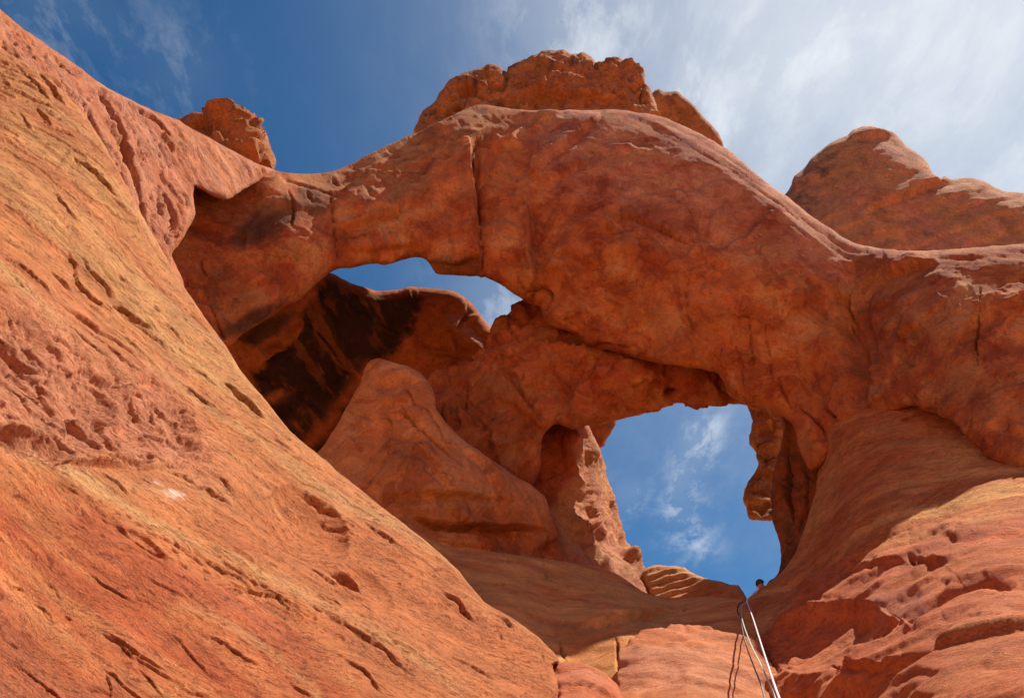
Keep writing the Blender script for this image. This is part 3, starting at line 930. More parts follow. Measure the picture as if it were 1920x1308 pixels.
def arch_relief(f, P, H):
    x, y, z = P[..., 0], P[..., 1], P[..., 2]
    H += (.20 + .16 * sstep(380, 520, f.V)) * fbm(x, y, z, .26, 3, .45, 61)
    H += .02 * fbm(x, y, z, 1.2, 5, .58, 65)
    # conchoidal spalls
    away = 1 - np.exp(-(f.dist([(1120, 205), (1190, 212), (1290, 243), (1400, 314), (1520, 408), (1600, 458), (1690, 472), (1800, 470), (1930, 458)], 150)[0] / 75)**2)
    k = fbm(x, y, z, .55, 4, .55, 71)
    H += away * .08 * sstep(.05, .07, k) * (1 - sstep(.07, .7, k)) * (.4 + .6 * sstep(330, 480, f.V)) * (.55 + .45 * sstep(560, 700, f.U))
    k = fbm(x * .8, y, z, .9, 5, .55, 75)
    H += away * soften(facets(x, y, z, 2.8, .11, 401, .4) + facets(x, y * 1.2, z * .8, 1.2, .04, 402, .45), 1)
    H += away * .035 * sstep(.10, .12, k) * (1 - sstep(.12, .5, k))
    C = lambda pts, w=4, d=.25, **k: f.crack(H, pts, w, d, **k)
    L = lambda pts, w=60, d=.3, **k: f.ledge(H, pts, w, d, **k)
    # the upright slab hanging over the left window
    C([(925, 235), (900, 260), (888, 280), (886, 320), (890, 350), (897, 390), (899, 430), (905, 480), (908, 515)], 2.6, .4)
    L([(908, 515), (899, 430), (890, 350), (888, 275), (930, 235)], 60, .35)
    L([(990, 330), (990, 420), (1000, 500), (1012, 570)], 70, -.35)
    L([(1040, 285), (1000, 290), (988, 330)], 30, .15)
    C([(620, 370), (628, 430), (632, 495)], 3, .2)
    L([(1000, 330), (1060, 280), (1130, 210)], 40, .20)
    L([(1010, 345), (1060, 325), (1100, 300)], 40, .08)
    L([(1120, 385), (1180, 405), (1240, 430), (1290, 460), (1330, 478)], 40, .07, edge=2)
    C([(1115, 383), (1180, 405), (1240, 430), (1290, 458), (1332, 477)], 2.2, .12)
    L([(1290, 590), (1310, 580), (1325, 600), (1345, 612)], 30, .06)
    L([(1200, 615), (1215, 592), (1250, 590)], 26, .06)
    L([(1170, 600), (1172, 560), (1190, 545)], 26, .06)
    C([(1370, 598), (1400, 595), (1428, 590)], 2, .08)
    for pts in ([(1425, 580), (1440, 640), (1448, 720), (1452, 745)], [(1300, 500), (1288, 540), (1290, 590), (1302, 640)], [(1340, 500), (1338, 540)],
                [(1490, 640), (1500, 700)], [(1400, 560), (1410, 640), (1415, 735)], [(1390, 660), (1398, 740)]):
        C(pts, 2.0, .09, wig=5)
    # deep folded crease where the arch meets its right shoulder
    f.trough(H, [(1600, 490), (1592, 540), (1588, 590), (1600, 650), (1612, 700), (1612, 770)], 16, .40)
    f.trough(H, [(1660, 500), (1625, 530), (1615, 570), (1620, 620), (1640, 680), (1645, 740)], 11, .22)
    C([(1593, 530), (1585, 560), (1590, 585), (1602, 610)], 3, .3)
    C([(1614, 640), (1613, 690)], 3, .2)
    L([(1590, 500), (1580, 560), (1585, 600), (1600, 640)], 40, .15)
    L([(1640, 520), (1680, 500), (1760, 490)], 40, .22)
    # bedding sweeping up to the right on the shoulder
    s = (z * .78 - x * .55 + .6 * fbm(x, y, z, .3, 3, .5, 81))
    m = f.zone([(1640, 480), (2250, 430), (2250, 1000), (1920, 880), (1720, 760), (1640, 700)], 40, 10)
    H += m * .02 * (terrace(s * 1.4 + .3 * fbm(x, y, z, 1.2, 3, .5, 85), .2) - s * 1.4)
    C([(1840, 530), (1835, 600), (1828, 640), (1835, 700)], 3, .16)
    C([(1825, 810), (1828, 830), (1835, 770)], 3, .18)
    C([(1690, 680), (1715, 685)], 3, .12)
    L([(1680, 690), (1690, 640), (1720, 610)], 40, .14)
    # cracked foot beside the big window
    C([(1490, 760), (1520, 780), (1545, 800), (1558, 822)], 4, .2)
    C([(1540, 760), (1570, 785), (1575, 800)], 4, .22)
    C([(1455, 700), (1470, 740), (1482, 770)], 3.5, .15)
    # left limb: vertical seams and the broken facet
    for pts in ([(540, 350), (552, 390), (548, 430)], [(575, 355), (585, 380)], [(390, 560), (405, 600), (430, 650)], [(375, 480), (390, 520)], [(620, 330), (640, 350)]):
        C(pts, 3.2, .15)
    C([(520, 330), (600, 355), (640, 380)], 3.5, .14)
    L([(620, 440), (700, 420), (790, 380)], 50, .22)
    L([(780, 330), (690, 330), (640, 360)], 40, .16)
    # rough under-edge above the left window
    L([(806, 490), (850, 495), (905, 488)], 24, .25)
    L([(640, 470), (700, 470), (790, 460)], 40, .16)
    C([(650, 450), (690, 445)], 3.5, .15)
    f.pocket(H, (1010, 560), 26, 26, 0, .6)
    f.pocket(H, (1060, 630), 40, 12, 20, .35)
    # flaking along the sunlit top edges
    D, SG, T, _ = f.dist([(1190, 215), (1290, 246), (1400, 318), (1520, 412), (1600, 462), (1690, 478), (1800, 476), (1920, 466)], 50)
    e = np.exp(-(D / 26)**2) * (D < 50)
    sa, sb = P @ ca, P @ cb
    H += e * .12 * fbm(sa * .05, sb, y * .5, 2.0, 5, .60, 91)
    H += .014 * fbm(x, y, z, 5, 4, .6, 95)
    return H


def arch_tint(f, P, H):
    x, y, z = P[..., 0], P[..., 1], P[..., 2]
    n1 = fbm(x, y, z, .35, 5, .6, 101)
    n2 = fbm(x, y, z, 1.3, 5, .62, 103)
    col = lerp(RUST, ORANGE * np.array((.98, .92, .8)), sstep(-.2, .35, n1 + .3 * n2))
    # run-off streaks down the face
    sk = fbm(x * 1.0, y, z * .10, 1.6, 4, .6, 105)
    col = lerp(col, RED * np.array((.85, .9, .9)), .55 * sstep(.05, .35, sk))
    up = f.zone([(1000, 200), (1300, 240), (1640, 460), (1560, 520), (1300, 470), (1120, 380), (1000, 320)], 40, 30, 60)
    col = lerp(col, PINK * np.array((.92, .95, .98)), .8 * up)
    mt = fbm(x * .9 + z * .3, y, z * .9 - x * .2, 1.0, 6, .66, 113)
    col = lerp(col, TAN * np.array((1.10, 1.05, .95)), .80 * sstep(.02, .11, mt) * (.35 + .65 * sstep(-.1, .15, n1)))
    col = lerp(col, RED * np.array((.82, .85, .95)), .65 * sstep(.04, .14, -mt))
    col = lerp(col, TAN * np.array((1.05, .95, .85)), .45 * f.zone([(1640, 490), (1950, 480), (1950, 900), (1800, 800), (1660, 740)], 40, 40, 60) * sstep(-.25, .2, mt))
    # purple patina under the crest
    st = fbm(x * .5 - z * .25, y, z * .6 + x * .3, 1.6, 5, .62, 107)
    col = lerp(col, PURPLE, .6 * sstep(.08, .32, st) * f.zone([(1000, 240), (1200, 230), (1560, 450), (1700, 490), (1900, 520), (1900, 700), (1650, 760), (1580, 560), (1300, 460), (1080, 420)], 30, 40, 60))
    # weathered grey-brown crust near the left ridge
    rd = f.zone([(560, 320), (700, 280), (860, 205), (950, 205), (900, 270), (790, 370), (680, 400), (600, 380)], 14, 22, 30)
    col = lerp(col, TAN * np.array((.80, .80, .72)), .7 * rd * sstep(-.3, .2, n2))
    col = lerp(col, BROWN * .8, .6 * rd * sstep(.05, .3, fbm(x, y, z, 2.2, 5, .65, 109)))
    # dark varnish on the left limb
    for c, ru, rv, an, s in (((500, 415), 70, 34, -25, .7), ((585, 375), 36, 20, 30, .6), ((470, 600), 60, 14, -30, .85), ((470, 440), 40, 18, -20, .6)):
        col = lerp(col, VARNISH * 1.6, s * f.blob(c, ru, rv, an, .5, .45, 30))
    col = lerp(col, BROWN, .45 * f.blob((420, 540), 60, 40, 50, .6, .4, 30))
    col = lerp(col, VARNISH * 2.5, .55 * f.blob((855, 500), 55, 14, 0, .4, .4, 20))
    # tan bruises on the right shoulder
    for c, ru, rv, an in (((1720, 560), 55, 26, -40), ((1790, 570), 50, 60, -30), ((1700, 660), 18, 32, 10), ((1440, 485), 50, 22, -10), ((1620, 490), 26, 16, 20), ((1250, 600), 40, 30, 0)):
        col = lerp(col, TAN * np.array((1.0, .9, .85)), .55 * f.blob(c, ru, rv, an, .2, .5, 30))
    for c, ru, rv, an in (((1765, 545), 34, 20, -40), ((1700, 610), 16, 30, 20), ((1535, 505), 12, 18, 0), ((1850, 620), 40, 12, -40)):
        col = lerp(col, RED * .75, .6 * f.blob(c, ru, rv, an, .3, .5, 24))
    D, SG, T, _ = f.dist([(1640, 560), (1615, 620), (1622, 700), (1630, 760)], 60)
    col = lerp(col, RED * np.array((.75, .8, 1.0)), .5 * np.exp(-(D / 26)**2) * (D < 60))
    s = (z * .78 - x * .55)
    col = lerp(col, RED, .35 * sstep(.1, .3, fbm(s, y * .2, x * .1, 1.1, 4, .6, 111)) * (f.U > 1640))
    return col


arch = rock('rock_arch', f, tps(arch_ctrl), 3.6, 46, 1.0, arch_relief, arch_tint, M_ARCH)
tag(arch, 'great red sandstone arch in shade spanning from the left slab to the right shoulder', 'rock arch')

# the knobbly cap on the crest
f = Field([(776, 252), (782, 232), (790, 213), (815, 190), (828, 170), (842, 152), (870, 136), (900, 128), (918, 119), (938, 125), (950, 137), (953, 126), (976, 117),
           (1000, 104), (1022, 94), (1060, 95), (1070, 101), (1095, 99), (1110, 108), (1116, 119), (1124, 118), (1145, 109), (1168, 112), (1198, 122), (1209, 138),
           (1211, 156), (1222, 170), (1228, 190), (1240, 250), (1200, 290), (1000, 300), (820, 300)], 2.5, 3.0, 9, 20)


def cap_relief(f, P, H):
    x, y, z = P[..., 0], P[..., 1], P[..., 2]
    H += .45 * fbm(x, y, z, .45, 5, .55, 121)
    H += .20 * fbm(x, y, z, 1.1, 5, .6, 123, True)
    H += facets(x, y, z, 1.7, .22, 451, .4) + facets(x, y, z, .7, .14, 452, .4)
    k = fbm(x, y, z, 1.8, 4, .6, 125)
    H -= .25 * sstep(.22, .30, k)
    for pts, w, d in (([(945, 130), (950, 145), (948, 155)], 5, .4), ([(1116, 116), (1122, 135)], 4, .3), ([(840, 190), (880, 180), (930, 190)], 5, .3),
                      ([(1210, 150), (1200, 185), (1210, 210)], 5, .3), ([(870, 150), (900, 140), (940, 138)], 4, .3)):
        f.crack(H, pts, w, d)
    f.pocket(H, (878, 170), 22, 16, 0, .5)
    f.pocket(H, (930, 165), 18, 12, 0, .35)
    f.pocket(H, (860, 205), 16, 9, 20, .3)
    f.ledge(H, [(930, 196), (1000, 192), (1080, 190), (1180, 196)], 40, .3)
    return H


def cap_tint(f, P, H):
    x, y, z = P[..., 0], P[..., 1], P[..., 2]
    n = fbm(x, y, z, .9, 5, .62, 131)
    col = lerp(TAN * np.array((1.0, .85, .75)), RUST * np.array((1.05, 1.15, 1.2)), sstep(-.1, .35, n))
    col = lerp(col, RUST, .6 * f.blob((1080, 170), 130, 40, 0, .5))
    dark = sstep(.0, .3, fbm(x, y, z, 1.5, 6, .68, 133))
    edge = f.zone([(776, 252), (790, 210), (842, 150), (918, 117), (1022, 92), (1112, 108), (1200, 120), (1226, 180), (1190, 170), (1100, 130), (1020, 128), (930, 170), (950, 210), (820, 250)], 14, 14, 20)
    col = lerp(col, VARNISH * 2.4, .8 * dark * (.3 + .7 * edge))
    return col


cap = rock('cap_rock', f, tps([(780, 250, 23.0), (850, 170, 22.2), (1000, 110, 22.3), (1000, 200, 22.3), (1200, 130, 22.5), (1100, 180, 22.2), (1200, 240, 22.5), (900, 290, 22.5)]),
           4.0, 30, 1.0, cap_relief, cap_tint, M_FAR, parent=arch)

# ------------------------------------------------------------------ the second, lower arch
f = Field([(800, 705), (838, 694), (872, 680), (905, 660), (918, 628), (930, 606), (955, 586), (972, 574), (988, 567), (1030, 560), (1120, 600), (1300, 640), (1500, 700), (1510, 800),
           (1455, 776), (1440, 764), (1412, 768), (1398, 760), (1360, 757), (1302, 764), (1290, 757), (1270, 755), (1240, 765), (1205, 775), (1175, 783), (1150, 790), (1120, 797),
           (1104, 796), (1085, 803), (1062, 801), (1040, 796), (1020, 815), (1014, 842), (1012, 880), (998, 908), (960, 930), (860, 880), (800, 800)], 2.7, 2.0, 11, 24)


def low_relief(f, P, H):
    x, y, z = P[..., 0], P[..., 1], P[..., 2]
    H += .30 * fbm(x, y, z, .35, 3, .45, 141)
    H += .04 * fbm(x, y, z, 1.2, 5, .58, 143)
    H += facets(x, y, z, 2.2, .20, 411, .4) + facets(x, y, z, .9, .10, 412, .45)
    k = fbm(x, y, z, .7, 4, .55, 145)
    H += .16 * sstep(.05, .08, k) * (1 - sstep(.08, .5, k))
    C = lambda pts, w=4, d=.25, **k: f.crack(H, pts, w, d, **k)
    L = lambda pts, w=60, d=.3, **k: f.ledge(H, pts, w, d, **k)
    L([(1020, 800), (990, 760), (960, 730), (948, 700), (960, 670)], 60, .35)
    L([(905, 665), (960, 650), (1010, 620)], 30, .2)
    C([(845, 693), (900, 680), (940, 665)], 5, .4)
    C([(1060, 730), (1100, 745)], 3, .12)
    L([(900, 800), (860, 770), (830, 755)], 50, .2)
    C([(905, 800), (915, 812)], 4, .15)
    L([(1085, 800), (1075, 770), (1085, 755)], 26, .2)
    L([(1400, 760), (1330, 740), (1240, 745), (1180, 765)], 24, .15)
    f.pocket(H, (1255, 735), 14, 9, 0, .25)
    f.pocket(H, (1075, 640), 30, 10, 10, .4)
    H += .014 * fbm(x, y, z, 5, 4, .6, 95)
    return H


def low_tint(f, P, H):
    x, y, z = P[..., 0], P[..., 1], P[..., 2]
    n = fbm(x, y, z, .6, 5, .6, 151)
    col = lerp(RUST, RED, sstep(-.2, .3, n))
    mt = fbm(x * .9 + z * .3, y, z * .9 - x * .2, 1.0, 6, .66, 153)
    col = lerp(col, TAN * np.array((.95, .85, .75)), .55 * sstep(.03, .12, mt))
    col = lerp(col, BROWN * np.array((1.1, .95, .8)), .55 * f.blob((920, 800), 90, 70, 40, .5))
    col = lerp(col, TAN * np.array((1, .85, .6)), .5 * f.blob((1200, 720), 26, 14, -20, .4, .4, 20))
    col = lerp(col, TAN, .5 * f.zone([(1150, 795), (1270, 752), (1440, 760), (1440, 745), (1270, 742), (1160, 775)], 6, 8, 20) * sstep(-.1, .3, n))
    return col


low = rock('lower_arch', f, tps([(830, 700, 22.4), (900, 690, 22.0), (1000, 630, 21.6), (1150, 720, 21.0), (1300, 720, 20.9), (1440, 720, 20.6), (950, 850, 21.4),
                                 (1050, 780, 21.2), (970, 590, 22.5), (1280, 755, 21.4), (880, 800, 21.6)]), 3.0, 26, 1.0, low_relief, low_tint, M_ARCH)
tag(low, 'smaller shaded rust red arch tucked under the great arch above the large window', 'rock arch')

# ------------------------------------------------------------------ the blunt buttress in the middle
f = Field([(560, 880), (598, 845), (622, 812), (642, 778), (662, 742), (680, 704), (688, 680), (704, 672), (735, 678), (768, 688), (795, 706), (815, 740), (818, 765), (838, 793), (868, 824),
           (920, 860), (968, 893), (1000, 912), (1022, 934), (1032, 962), (1046, 1002), (1058, 1040), (1085, 1080), (1080, 1130), (800, 1130), (640, 1020)], 2.7, 2.0, 13, 26)


def but_relief(f, P, H):
    x, y, z = P[..., 0], P[..., 1], P[..., 2]
    H += .25 * fbm(x, y, z, .35, 3, .45, 161)
    H += .03 * fbm(x, y, z, 1.2, 5, .58, 163)
    H += facets(x, y, z, 2.0, .20, 421, .4) + facets(x, y, z, .9, .10, 422, .45)
    C = lambda pts, w=4, d=.25, **k: f.crack(H, pts, w, d, **k)
    L = lambda pts, w=60, d=.3, **k: f.ledge(H, pts, w, d, **k)
    C([(700, 728), (760, 730), (780, 760), (820, 800), (850, 850)], 4, .15)
    C([(640, 770), (720, 772), (760, 782), (800, 820), (860, 875)], 4, .18)
    L([(690, 720), (740, 712), (790, 700)], 40, .15)
    L([(705, 940), (800, 930), (900, 930), (960, 945)], 60, .2)
    L([(1030, 985), (930, 985), (850, 980), (770, 970)], 34, -.3)
    C([(1040, 988), (960, 988), (880, 985)], 3.5, .25)
    L([(935, 1015), (880, 1000), (830, 985)], 30, .3)
    C([(770, 968), (830, 985), (900, 1005), (935, 1015)], 4, .25)
    C([(800, 1005), (860, 1020), (940, 1036)], 3, .14)
    s = z + .2 * fbm(x, y, z, .5, 3, .5, 3)
    H += .05 * (terrace(s * 1.3, .3) - s * 1.3) * f.zone([(700, 940), (1100, 960), (1100, 1130), (800, 1130)], 20, 5)
    H += .014 * fbm(x, y, z, 5, 4, .6, 95)
    return H


def but_tint(f, P, H):
    x, y, z = P[..., 0], P[..., 1], P[..., 2]
    n = fbm(x, y, z, .5, 5, .6, 171)
    s = x * .62 + z * .78
    q = fbm(s, y * .2, (x - z) * .12, 1.1, 5, .6, 173)
    col = lerp(ORANGE * np.array((1.2, 1.3, 1.3)), TAN * np.array((1.35, 1.3, 1.25)), sstep(-.2, .3, n))
    col = lerp(col, PINK * np.array((1.05, .95, .85)), .5 * sstep(.0, .3, q))
    col = lerp(col, RUST * .85, .7 * f.zone([(720, 940), (1030, 960), (1100, 1060), (1000, 1050), (820, 1010)], 14, 10, 30))
    sk = fbm(x, y, z * .07, 1.5, 4, .6, 175)
    col = lerp(col, TAN * np.array((1, .86, .75)), .6 * sstep(.1, .3, sk) * (f.V > 930))
    col = lerp(col, BROWN, .4 * f.blob((760, 860), 60, 40, 20, .5))
    return col


but = rock('rock_buttress', f, tps([(690, 680, 21.0), (800, 740, 19.9), (700, 850, 19.4), (850, 860, 19.2), (1000, 930, 20.4), (950, 1000, 20.2), (1060, 1060, 20.8),
                                    (750, 960, 18.9), (600, 850, 20.2), (730, 740, 20.0), (900, 1100, 19.5)]), 3.0, 30, 1.1, but_relief, but_tint, M_ARCH)
tag(but, 'blunt brown sandstone buttress in shade between the black streaked wall and the pillar', 'rock buttress')

# ------------------------------------------------------------------ the varnished back wall
f = Field([(440, 590), (520, 560), (590, 516), (606, 509), (626, 513), (646, 525), (666, 533), (706, 545), (732, 545), (746, 543), (770, 537), (800, 540), (848, 545), (866, 553), (886, 571),
           (905, 596), (919, 612), (960, 640), (1010, 700), (920, 800), (740, 960), (640, 940), (520, 870), (330, 800), (240, 640)], 2.7, 2.0, 15, 22)


def back_relief(f, P, H):
    x, y, z = P[..., 0], P[..., 1], P[..., 2]
    H += .3 * fbm(x, y, z, .4, 4, .5, 181)
    H += .05 * fbm(x, y, z, 1.3, 5, .6, 183)
    H += facets(x, y, z, 1.8, .22, 431, .4)
    # a slanting shelf that catches the sun
    q = (f.U - 868) * .66 - (f.V - 620) * .75
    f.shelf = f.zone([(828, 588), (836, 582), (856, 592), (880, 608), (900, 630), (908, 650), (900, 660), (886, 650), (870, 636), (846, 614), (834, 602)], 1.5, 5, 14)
    H += f.shelf * (.55 * np.clip((14 - q) / 28, 0, 1.1) + .10 * fbm(x * .4, y, z, 4.0, 4, .6, 187) - .02)
    f.ledge(H, [(640, 640), (600, 560), (590, 530)], 40, .2)
    f.crack(H, [(570, 600), (620, 650), (645, 690)], 3, .2)
    f.ledge(H, [(470, 690), (540, 650), (570, 600)], 40, .25)
    H += .03 * fbm(x, y, z, 4, 4, .6, 95)
    return H


def back_tint(f, P, H):
    x, y, z = P[..., 0], P[..., 1], P[..., 2]
    n = fbm(x, y, z, .6, 5, .6, 191)
    col = lerp(RUST * .95, ORANGE * np.array((.85, .8, .7)), sstep(-.2, .3, n))
    v = f.zone([(470, 700), (530, 650), (560, 600), (590, 530), (640, 525), (740, 548), (790, 560), (760, 620), (745, 660), (690, 690), (690, 800), (600, 900), (500, 790)], 8, 18, 40)
    di = fbm((x + z) * .9, y * .3, (x - z) * .16, 1.2, 5, .62, 195)
    v = v * (1 - .40 * sstep(.10, .2, di)) * sstep(0, 22, f.dist(f.o, 40, True)[0])
    holes = sstep(-.30, .05, fbm(x, y, z, 1.2, 6, .66, 193) + .10)
    tan_ = np.zeros(f.shape)
    for pts, w in (([(690, 690), (640, 760), (580, 830)], 13), ([(500, 750), (520, 740)], 10)):
        D, _, _, _ = f.dist(f.wig(pts, 5), w * 3)
        tan_ = np.maximum(tan_, np.exp(-(D / w)**2) * (D < w * 3))
    col = lerp(col, VARNISH, .96 * v * (.62 + .38 * holes) * (1 - .9 * tan_))
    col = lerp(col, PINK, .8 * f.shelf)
    col = lerp(col, VARNISH * 2.0, .8 * f.blob((500, 615), 55, 16, -32, .4, .4, 24))
    return col


bw = rock('varnished_wall', f, tps([(600, 520, 22.0), (500, 700, 23.4), (450, 620, 21.8), (600, 700, 24.2), (700, 600, 23.9), (850, 550, 24.2), (900, 650, 25.6), (760, 650, 25.0),
                                    (560, 830, 25.0), (700, 800, 25.2)]), 3.5, 26, 1.2, back_relief, back_tint, M_FAR)
tag(bw, 'dark wall streaked with black desert varnish seen through the small left window', 'rock wall')

# ------------------------------------------------------------------ the pillar beside the big window
f = Field([(985, 830), (1010, 800), (1040, 780), (1080, 775), (1102, 796), (1114, 820), (1128, 850), (1138, 890), (1146, 930), (1154, 965), (1170, 1006), (1186, 1036), (1204, 1060), (1222, 1088), (1246, 1118),
           (1210, 1150), (1100, 1130), (1000, 1100), (970, 960)], 2.4, 3.0, 19, 18)


def pil_relief(f, P, H):
    x, y, z = P[..., 0], P[..., 1], P[..., 2]
    H += .25 * fbm(x, y, z, .5, 4, .55, 201)
    H += .20 * fbm(x, y, z * .22, 1.5, 5, .6, 203, True) * f.zone([(1085, 795), (1140, 860), (1250, 1120), (1060, 1060), (1035, 945), (1080, 880)], 12, 4)
    H += .04 * fbm(x, y, z, 3, 5, .62, 205)
    H += soften(facets(x, y, z * .6, 1.0, .22, 441, .4) + facets(x, y, z * .6, .4, .18, 442, .4), 1)
    C = lambda pts, w=4, d=.3, **k: f.ledge(H, pts, w * 4, d * .5, **k)
    C([(1045, 955), (1070, 990), (1095, 1020), (1105, 1045)], 6, .5)
    C([(1100, 900), (1095, 950), (1110, 1000), (1150, 1030)], 5, .4)
    C([(1130, 880), (1135, 940), (1160, 1010), (1200, 1060)], 5, .4)
    C([(1080, 980), (1120, 1000)], 4, .3)
    C([(1160, 1030), (1190, 1075)], 5, .35)
    return H


def pil_tint(f, P, H):
    x, y, z = P[..., 0], P[..., 1], P[..., 2]
    n = fbm(x, y, z, 1.0, 5, .6, 211)
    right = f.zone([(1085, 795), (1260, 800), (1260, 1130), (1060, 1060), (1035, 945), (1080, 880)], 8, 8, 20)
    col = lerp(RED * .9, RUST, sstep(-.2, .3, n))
    col = lerp(col, lerp(PINK, TAN * 1.15, sstep(-.2, .3, n)), right)  # flank that takes the sun painted paler than the shaded side
    return col


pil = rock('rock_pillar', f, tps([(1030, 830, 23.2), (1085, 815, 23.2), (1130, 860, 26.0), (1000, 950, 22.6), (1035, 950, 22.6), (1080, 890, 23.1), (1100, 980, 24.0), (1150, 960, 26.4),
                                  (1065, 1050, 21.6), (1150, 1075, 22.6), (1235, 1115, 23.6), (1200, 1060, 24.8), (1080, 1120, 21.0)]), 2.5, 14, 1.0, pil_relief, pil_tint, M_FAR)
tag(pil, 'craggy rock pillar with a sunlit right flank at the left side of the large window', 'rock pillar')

# stub of rock hanging behind the lower arch
f = Field([(1090, 770), (1150, 765), (1156, 788), (1148, 806), (1136, 828), (1126, 840), (1112, 822), (1095, 800)], 2.4, 2.0, 21, 14)
st = rock('rock_stub', f, tps([(1090, 770, 26.6), (1156, 790, 27.4), (1126, 840, 27.2), (1160, 760, 27.0)]), 1.5, 14, 1.0,
          lambda f, P, H: H + .15 * fbm(P[..., 0], P[..., 1], P[..., 2], 1.2, 5, .6, 5),
          lambda f, P, H: lerp(RUST, BROWN, sstep(-.2, .3, fbm(P[..., 0], P[..., 1], P[..., 2], 1.2, 5, .6, 8))), M_FAR)
tag(st, 'small brown rock stub showing at the top left corner of the large window', 'rock')

# ------------------------------------------------------------------ rocks seen at the right side of the big window
f = Field([(1400, 740), (1404, 768), (1411, 790), (1404, 828), (1417, 848), (1421, 870), (1406, 898), (1395, 920), (1393, 936), (1398, 952), (1406, 972), (1425, 975), (1447, 977), (1490, 975), (1520, 880), (1520, 740)], 2.2, 2.5, 23, 14)


def face_relief(f, P, H):
    x, y, z = P[..., 0], P[..., 1], P[..., 2]
    H += .25 * fbm(x, y, z, .7, 5, .6, 221) + facets(x, y, z * 1.4, 1.0, .4, 471, .4)
    H += .06 * fbm(x, y, z, 1.8, 4, .6, 223, True)
    f.crack(H, [(1405, 850), (1430, 855), (1460, 850)], 4, .3)
    f.crack(H, [(1396, 930), (1420, 925), (1445, 930)], 4, .25)
    return H


fc = rock('rock_tower', f, tps([(1400, 780, 27.0), (1395, 930, 26.0), (1460, 780, 26.6), (1460, 960, 25.6), (1520, 860, 27.0)]), 2.0, 14, 1.0, face_relief,
          lambda f, P, H: lerp(TAN, BROWN, .9 * sstep(-.1, .25, fbm(P[..., 0], P[..., 1], P[..., 2], 1.2, 6, .66, 8))), M_FAR)
tag(fc, 'brown knobbly rock tower like a face in profile seen through the large window', 'rock tower')

f = Field([(1430, 745), (1452, 772), (1466, 792), (1467, 822), (1456, 860), (1448, 900), (1446, 940), (1448, 972), (1459, 1006), (1465, 1050), (1456, 1076), (1436, 1098), (1440, 1140), (1540, 1100), (1620, 960), (1640, 840), (1560, 760)], 2.4, 2.5, 25, 18)


def jamb_relief(f, P, H):
    x, y, z = P[..., 0], P[..., 1], P[..., 2]
    H += .3 * fbm(x, y, z * .5, .7, 5, .6, 231)
    H += .15 * fbm(x, y, z * .5, 1.8, 4, .6, 233, True)
    C = lambda pts, w=4, d=.3, **k: f.crack(H, pts, w, d, **k)
    C([(1475, 800), (1480, 870), (1478, 930), (1490, 990)], 6, .4)
    C([(1500, 860), (1515, 900), (1512, 960), (1500, 1000)], 6, .4)
    C([(1470, 1020), (1490, 1010)], 4, .3)
    return H


jb = rock('window_jamb', f, tps([(1440, 760, 21.4), (1470, 860, 21.2), (1450, 960, 21.0), (1465, 1060, 20.4), (1540, 860, 20.2), (1540, 1000, 20.2), (1600, 900, 19.4)]), 2.0, 20, 1.0, jamb_relief,
          lambda f, P, H: lerp(RUST * .8, BROWN * .9, sstep(-.1, .25, fbm(P[..., 0], P[..., 1], P[..., 2] * .4, 1.2, 6, .66, 8))), M_FAR)
tag(jb, 'dark furrowed rock jamb forming the right side of the large window', 'rock wall')

# ------------------------------------------------------------------ the east buttress (right foreground)
f = Field([(1396, 1132), (1412, 1112), (1436, 1096), (1460, 1078), (1482, 1052), (1500, 1012), (1518, 960), (1530, 910), (1534, 868), (1530, 838), (1520, 800), (1560, 740), (1750, 720), (2000, 800), (2300, 960), (2400, 1300), (2400, 1900),
           (1500, 1930), (1440, 1500), (1424, 1310), (1410, 1240), (1400, 1190), (1394, 1155)], 2.2, 1.5, 27, 26)
east_ctrl = [(1400, 1130, 18.4), (1425, 1300, 14.6), (1480, 1070, 18.6), (1530, 870, 19.5), (1560, 790, 18.9), (1700, 760, 17.3), (1850, 860, 14.9), (1920, 890, 13.9), (2050, 930, 12.6),
             (1600, 950, 16.4), (1750, 950, 14.3), (1920, 950, 12.4), (1500, 1180, 14.3), (1700, 1060, 12.5), (1700, 1200, 9.5), (1900, 1050, 10.2),
             (1900, 1250, 6.7), (2150, 1100, 8.8), (2300, 950, 10.5), (1560, 1300, 11.0), (1700, 1500, 7.0), (1500, 1900, 8.6), (2100, 1900, 4.0), (1440, 1500, 11.6)]


